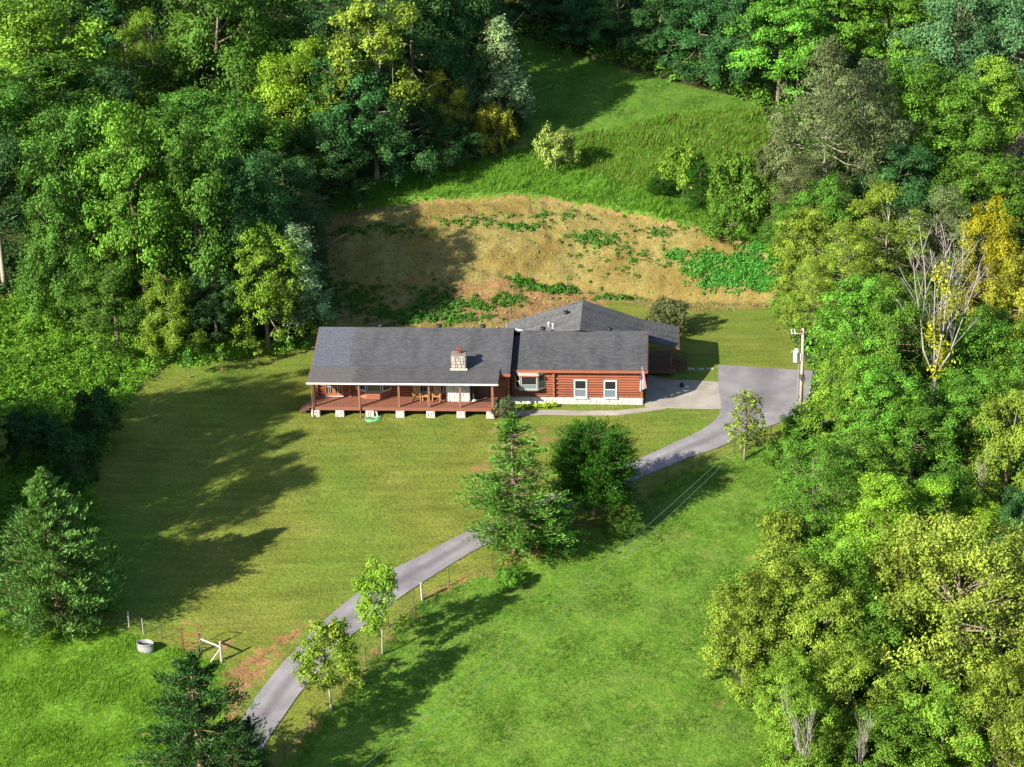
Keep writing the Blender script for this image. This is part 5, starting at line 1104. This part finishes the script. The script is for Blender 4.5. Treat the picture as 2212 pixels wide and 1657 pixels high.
# ------------------------------------------------------------------ vine on the dead tree, blooms, hostas
def leaf_blob(name, pts, spread, n, ls, mat, seed, parent=None, loc=None):
    g = np.random.default_rng(seed); pts = np.asarray(pts, float); k = g.integers(0, len(pts), n)
    P = pts[k]+g.normal(size=(n, 3))*spread; N = nrm(g.normal(size=(n, 3))+np.array([0, -.3, .6])); V, Fq = leaves(P, N, ls*(.6+.8*g.random(n)), g)
    o = bpy.data.objects.new(name, arr_mesh(name, V, Fq, np.clip(.5+.25*g.normal(size=n), 0, 1))); o.data.materials.append(LM[mat])
    if loc is not None: o.location = loc
    return link(o, parent)
q = G(2012, 905); hd = top_z(q, 542); pv = [(q[0]+.7*math.sin(i*.5)+.02*i, q[1]-.25, gz1(*q[:2])+hd*(.30+.62*i/24)) for i in range(25)]
tag(leaf_blob('climbing_vine', pv, (.30, .28, .3), 1500, .26, 'yellow', 71), 'yellow climbing vine hanging on the bleached dead tree', 'vine')
q = G(1088, 903); g0 = np.random.default_rng(5); pv = [(q[0]+.55*g0.normal(), q[1]-.35+.3*g0.normal(), gz1(*q[:2])+.5+.75*g0.random()) for _ in range(26)]
rb = [o for o in bpy.data.objects if o.get('label', '').startswith('grey-green rose')][0]
fo_ = leaf_blob('blooms', pv, (.03, .03, .03), 130, .11, 'redflower', 72); fo_.parent = rb
bpy.context.view_layer.update(); fo_.matrix_parent_inverse = rb.matrix_world.inverted()
for i, (px, py) in enumerate(((1133, 883), (1158, 882), (1180, 881), (1195, 879))):
    q = G(px, py); g = np.random.default_rng(80+i); n_ = 60; az = g.random(n_)*6.28; rr = .08+.28*g.random(n_); P = np.stack([rr*np.cos(az), rr*np.sin(az), .34-.5*rr+.08*g.random(n_)], 1)
    T = nrm(np.stack([np.cos(az), np.sin(az), -.2+0*az], 1)); N = nrm(np.array([0, 0, 1])+.3*np.stack([np.cos(az), np.sin(az), 0*az], 1)+.25*g.normal(size=(n_, 3))); V, Fq = leaves(P, nrm(N), .20+.1*g.random(n_), g, .6, T)
    o = bpy.data.objects.new('hosta_plant', arr_mesh('hosta_plant', V, Fq, g.random(n_))); o.data.materials.append(LM['hosta']); o.location = (q[0], q[1], gz1(*q[:2])); link(o)
    tag(o, 'leafy yellow-green plant under the bay window, %s from the rose bush' % ('first', 'second', 'third', 'fourth')[i], 'plant', 'plants along the stone foundation')

# ------------------------------------------------------------------ ground cover nobody could count
def scatter(poly, n, seed):
    g = np.random.default_rng(seed); lo, hi = poly.min(0), poly.max(0); lo = np.maximum(lo, [-56, -60]); hi = np.minimum(hi, [62, 100]); out_ = np.zeros((0, 2))
    while len(out_) < n:
        p = lo+(hi-lo)*g.random((n*2, 2)); p = p[pip(p[:, 0], p[:, 1], poly)]; out_ = np.vstack([out_, p])
    return out_[:n], g
def keep_off(P, polys, marg=0.0):
    k = np.ones(len(P), bool)
    for q in polys: k &= ~pip(P[:, 0], P[:, 1], q)
    return P[k]
_pk = np.random.default_rng(77).normal(size=(9, 3))
def patchy(P):
    s = sum(np.sin(P[:, 0]*a_*1.3+P[:, 1]*b_*1.3+c_*3+1.5*np.sin(P[:, 0]*b_*.6-P[:, 1]*a_*.5)) for a_, b_, c_ in _pk); return np.clip(.9+.11*s, .55, 1.5)
def tufts(name, P, g, hgt, wdt, blades, mat, label, lean=.45, hv=None):
    """grass tufts: each a spray of narrow blades"""
    m = len(P); hh = hgt*(.55+.9*g.random(m))*(hv if hv is not None else 1); hh = hh*patchy(P); base = np.c_[P, gz_at(P[:, 0], P[:, 1])-.02]
    b = np.repeat(base, blades, 0)+np.c_[g.normal(size=(m*blades, 2))*wdt, np.zeros(m*blades)]; H_ = np.repeat(hh, blades)*(.6+.6*g.random(m*blades)); az = g.random(m*blades)*6.28
    d = np.stack([np.cos(az)*lean, np.sin(az)*lean, np.ones_like(az)], 1); tip_ = b+d*H_[:, None]; sd_ = np.stack([-np.sin(az+.6), np.cos(az+.6), 0*az], 1)*(H_*.05+.011)[:, None]; mid_ = b+(d*np.array([.35, .35, .62]))*H_[:, None]
    V = np.stack([b+sd_*.9+(mid_-b)*.25, tip_, b-sd_*.9+(mid_-b)*.25], 1).reshape(-1, 3); v = np.clip(np.repeat(.5+.18*g.normal(size=m), blades)+.14*g.normal(size=m*blades), 0, 1)
    o = bpy.data.objects.new(name, arr_mesh(name, V, np.arange(len(V)).reshape(-1, 3), v)); o.data.materials.append(LM[mat]); link(o); return tag(o, label, 'grass', kind='stuff')
def clumps(name, P, g, rad, hgt, per, ls, mat, label, cat='undergrowth', flat=1.0):
    m = len(P); rr = rad*(.5+g.random(m)); base = np.c_[P, gz_at(P[:, 0], P[:, 1])]; k = np.repeat(np.arange(m), per); d = nrm(g.normal(size=(m*per, 3))); d[:, 2] = np.abs(d[:, 2]); rl_ = (.55+.45*g.random(m*per))
    off = d*(rl_*rr[k])[:, None]; off[:, 2] *= (hgt/rad)*flat; Q = base[k]+off; N = nrm(d*.6+np.array([0, 0, .5])+g.normal(size=d.shape)*.5); V, Fq = leaves(Q, N, ls*(.6+.8*g.random(len(Q))), g)
    v = np.clip((.5+.2*g.normal(size=m))[k]+.15*g.normal(size=len(Q)), 0, 1); o = bpy.data.objects.new(name, arr_mesh(name, V, Fq, v)); o.data.materials.append(LM[mat]); link(o); return tag(o, label, cat, kind='stuff')
P, g = scatter(Z['meadow'], 42000, 101); tufts('meadow_grass', P, g, .17, .09, 5, 'grassL', 'lush bright green long grass in the lower left meadow')
P, g = scatter(Z['pasture'], 34000, 102); tufts('pasture_grass', P, g, .12, .10, 5, 'grassP', 'cropped green pasture grass below the fence')
P, g = scatter(Z['pasture'], 4000, 119); tufts('dry_pasture_grass', P, g, .13, .1, 4, 'grassY', 'drier olive tufts scattered through the pasture')
P, g = scatter(Z['tall'], 24000, 103); P = keep_off(P, [Z['dirt']]); tufts('rough_grass', P, g, .42, .12, 5, 'grassT', 'tall rough grass above the dirt bank')
LAWN = GP([(262, 1325), (250, 1200), (205, 1080), (230, 990), (310, 830), (430, 797), (660, 762), (690, 900), (1100, 915), (1390, 895), (1545, 890), (1380, 990), (1040, 1135), (850, 1228), (690, 1345), (500, 1470), (330, 1380)])
P, g = scatter(LAWN, 32000, 104); P = keep_off(P, HARD); tufts('lawn_grass', P, g, .07, .09, 4, 'grassY', 'short mown grass of the front lawn')
BACKL = GP([(1480, 690), (1660, 675), (1740, 790), (1555, 783), (1480, 790)]); P, g = scatter(BACKL, 4000, 105); P = keep_off(P, HARD); tufts('back_lawn_grass', P, g, .06, .09, 4, 'grassP', 'short green grass behind the parking area')
HILL = GP([(1100, 66), (1250, 118), (1400, 165), (1630, 222), (1640, 240), (1480, 247), (1230, 300), (1140, 320), (1130, 240)]); P, g = scatter(HILL, 14000, 106); tufts('hill_grass', P, g, .16, .12, 4, 'grassP', 'grass of the shaded hill field')
P, g = scatter(Z['weeds'], 2100, 107); clumps('weeds', P, g, .55, .75, 46, .20, 'weed', 'sunlit and shaded weeds on the left hillside', 'weeds')
PP_ = []; g = np.random.default_rng(108)
for px, py, rx, ry, m in ((1610, 580, 3.0, 1.3, 420), (1520, 568, 2.0, .9, 130), (1655, 545, 1.5, .9, 130), (1455, 553, 1.1, .5, 40), (1650, 610, 1.6, .6, 120), (1570, 605, 2.0, .6, 110)):
    q = G(px, py); PP_.append(q[:2]+g.normal(size=(m, 2))*np.array([rx, ry])*.62)
clumps('kudzu_patch', np.vstack(PP_), g, .30, .30, 24, .18, 'kudzu', 'green vine mat at the right end of the dirt lot', 'vines')
PP_ = []; g = np.random.default_rng(110)
for px, py, rx, ry, m in ((940, 650, 2.0, 1.8, 170), (985, 692, 2.5, .9, 80), (900, 690, 1.5, 1, 60), (1040, 660, 1.8, .8, 70), (1100, 650, 1.5, .7, 40), (1190, 622, 2.6, .8, 140), (1130, 605, 1.2, .5, 40), (1270, 515, 1.6, .55, 55), (1310, 530, 1.2, .4, 30),
                          (1130, 490, 2, .45, 45), (780, 640, 2.5, 1.5, 110), (830, 680, 2, 1.2, 70), (760, 500, 1.5, .6, 40), (850, 500, 2.5, .7, 50), (1010, 480, 2.5, .7, 40), (1420, 500, 2.5, .6, 30), (1330, 645, 2, .3, 40), (1180, 470, 6, .8, 40), (1350, 560, 4, 1.6, 50), (720, 650, .8, 2.5, 60)):
    q = G(px, py); PP_.append(q[:2]+g.normal(size=(m, 2))*np.array([rx, ry])*.62)
clumps('bank_weeds', keep_off(np.vstack(PP_), [GP([(690, 712), (1110, 712), (1260, 655), (1465, 715), (1465, 800), (690, 800)])]), g, .26, .34, 26, .17, 'kudzu', 'patches of green weeds growing on the clay bank behind the house', 'weeds')
p_, g = scatter(Z['dirt'], 500, 130); clumps('dirt_sprouts', p_, g, .14, .12, 7, .13, 'weed', 'small sprouts scattered over the dirt lot', 'weeds')
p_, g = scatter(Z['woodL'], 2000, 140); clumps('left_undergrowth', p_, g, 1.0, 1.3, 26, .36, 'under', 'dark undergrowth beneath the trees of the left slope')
p_, g = scatter(Z['woodR'], 3000, 141); clumps('right_undergrowth', p_, g, 1.0, 1.3, 26, .34, 'mid', 'green undergrowth beneath the trees of the right wood')
FB = resample(FENCE_W, .35); g = np.random.default_rng(150); FBp = FB+np.c_[.35+.3*g.normal(size=len(FB)), -.25+.25*g.normal(size=len(FB))]; tufts('fence_grass', np.repeat(FBp, 4, 0)+g.normal(size=(len(FBp)*4, 2))*.25, g, .28, .1, 6, 'grassP', 'long unmown grass along the wire fence')

def rim(poly, n, seed, wdt):
    p_, g = scatter(poly, n*6, seed); d_, _ = seg_dist(p_[:, 0], p_[:, 1], np.vstack([poly, poly[:1]])); p_ = p_[d_ < wdt][:n]; return p_, g
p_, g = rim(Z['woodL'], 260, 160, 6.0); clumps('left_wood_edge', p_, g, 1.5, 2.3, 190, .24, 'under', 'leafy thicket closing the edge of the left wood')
p_, g = rim(Z['woodR'], 330, 161, 6.0); clumps('right_wood_edge', p_, g, 1.4, 2.0, 180, .23, 'mid', 'leafy thicket closing the edge of the right wood')
g = np.random.default_rng(170); EP = resample(np.vstack([DRIVE_POLY, DRIVE_POLY[:1]]), .12); EP = EP+g.normal(size=EP.shape)*.10; tufts('driveway_edge_grass', EP, g, .10, .05, 5, 'grassY', 'ragged grass creeping over the driveway edges')
SEED = GP([(1250, 305), (1480, 252), (1640, 240), (1690, 330), (1660, 430), (1400, 425), (1260, 375)]); P, g = scatter(SEED, 4500, 180); tufts('seeding_grass', P, g, .50, .12, 4, 'straw', 'tall straw-tinged seeding grass on the sunny part of the hill field')
# loose clods and stones on the cut bank
P, g = scatter(Z['dirt'], 3500, 181); m_ = len(P); s_ = .03+.09*g.random(m_)**3; base = np.c_[P, gz_at(P[:, 0], P[:, 1])+s_*.2]
oc = np.array([[1, 0, 0], [0, 1, 0], [-1, 0, 0], [0, -1, 0], [0, 0, .8], [0, 0, -.6]]); V = (base[:, None]+oc[None]*s_[:, None, None]*(.7+.6*g.random((m_, 6, 1)))).reshape(-1, 3)
tr_ = np.array([[0, 1, 4], [1, 2, 4], [2, 3, 4], [3, 0, 4], [1, 0, 5], [2, 1, 5], [3, 2, 5], [0, 3, 5]]); Fq = (tr_[None]+np.arange(m_)[:, None, None]*6).reshape(-1, 3)
o = bpy.data.objects.new('dirt_clods', arr_mesh('dirt_clods', V, Fq)); M['clod'] = plain('pale_clods', (.20, .165, .085), .95, .4, 1.5); o.data.materials.append(M['clod']); link(o); tag(o, 'loose clods and small stones scattered over the dirt bank', 'rubble', kind='stuff')
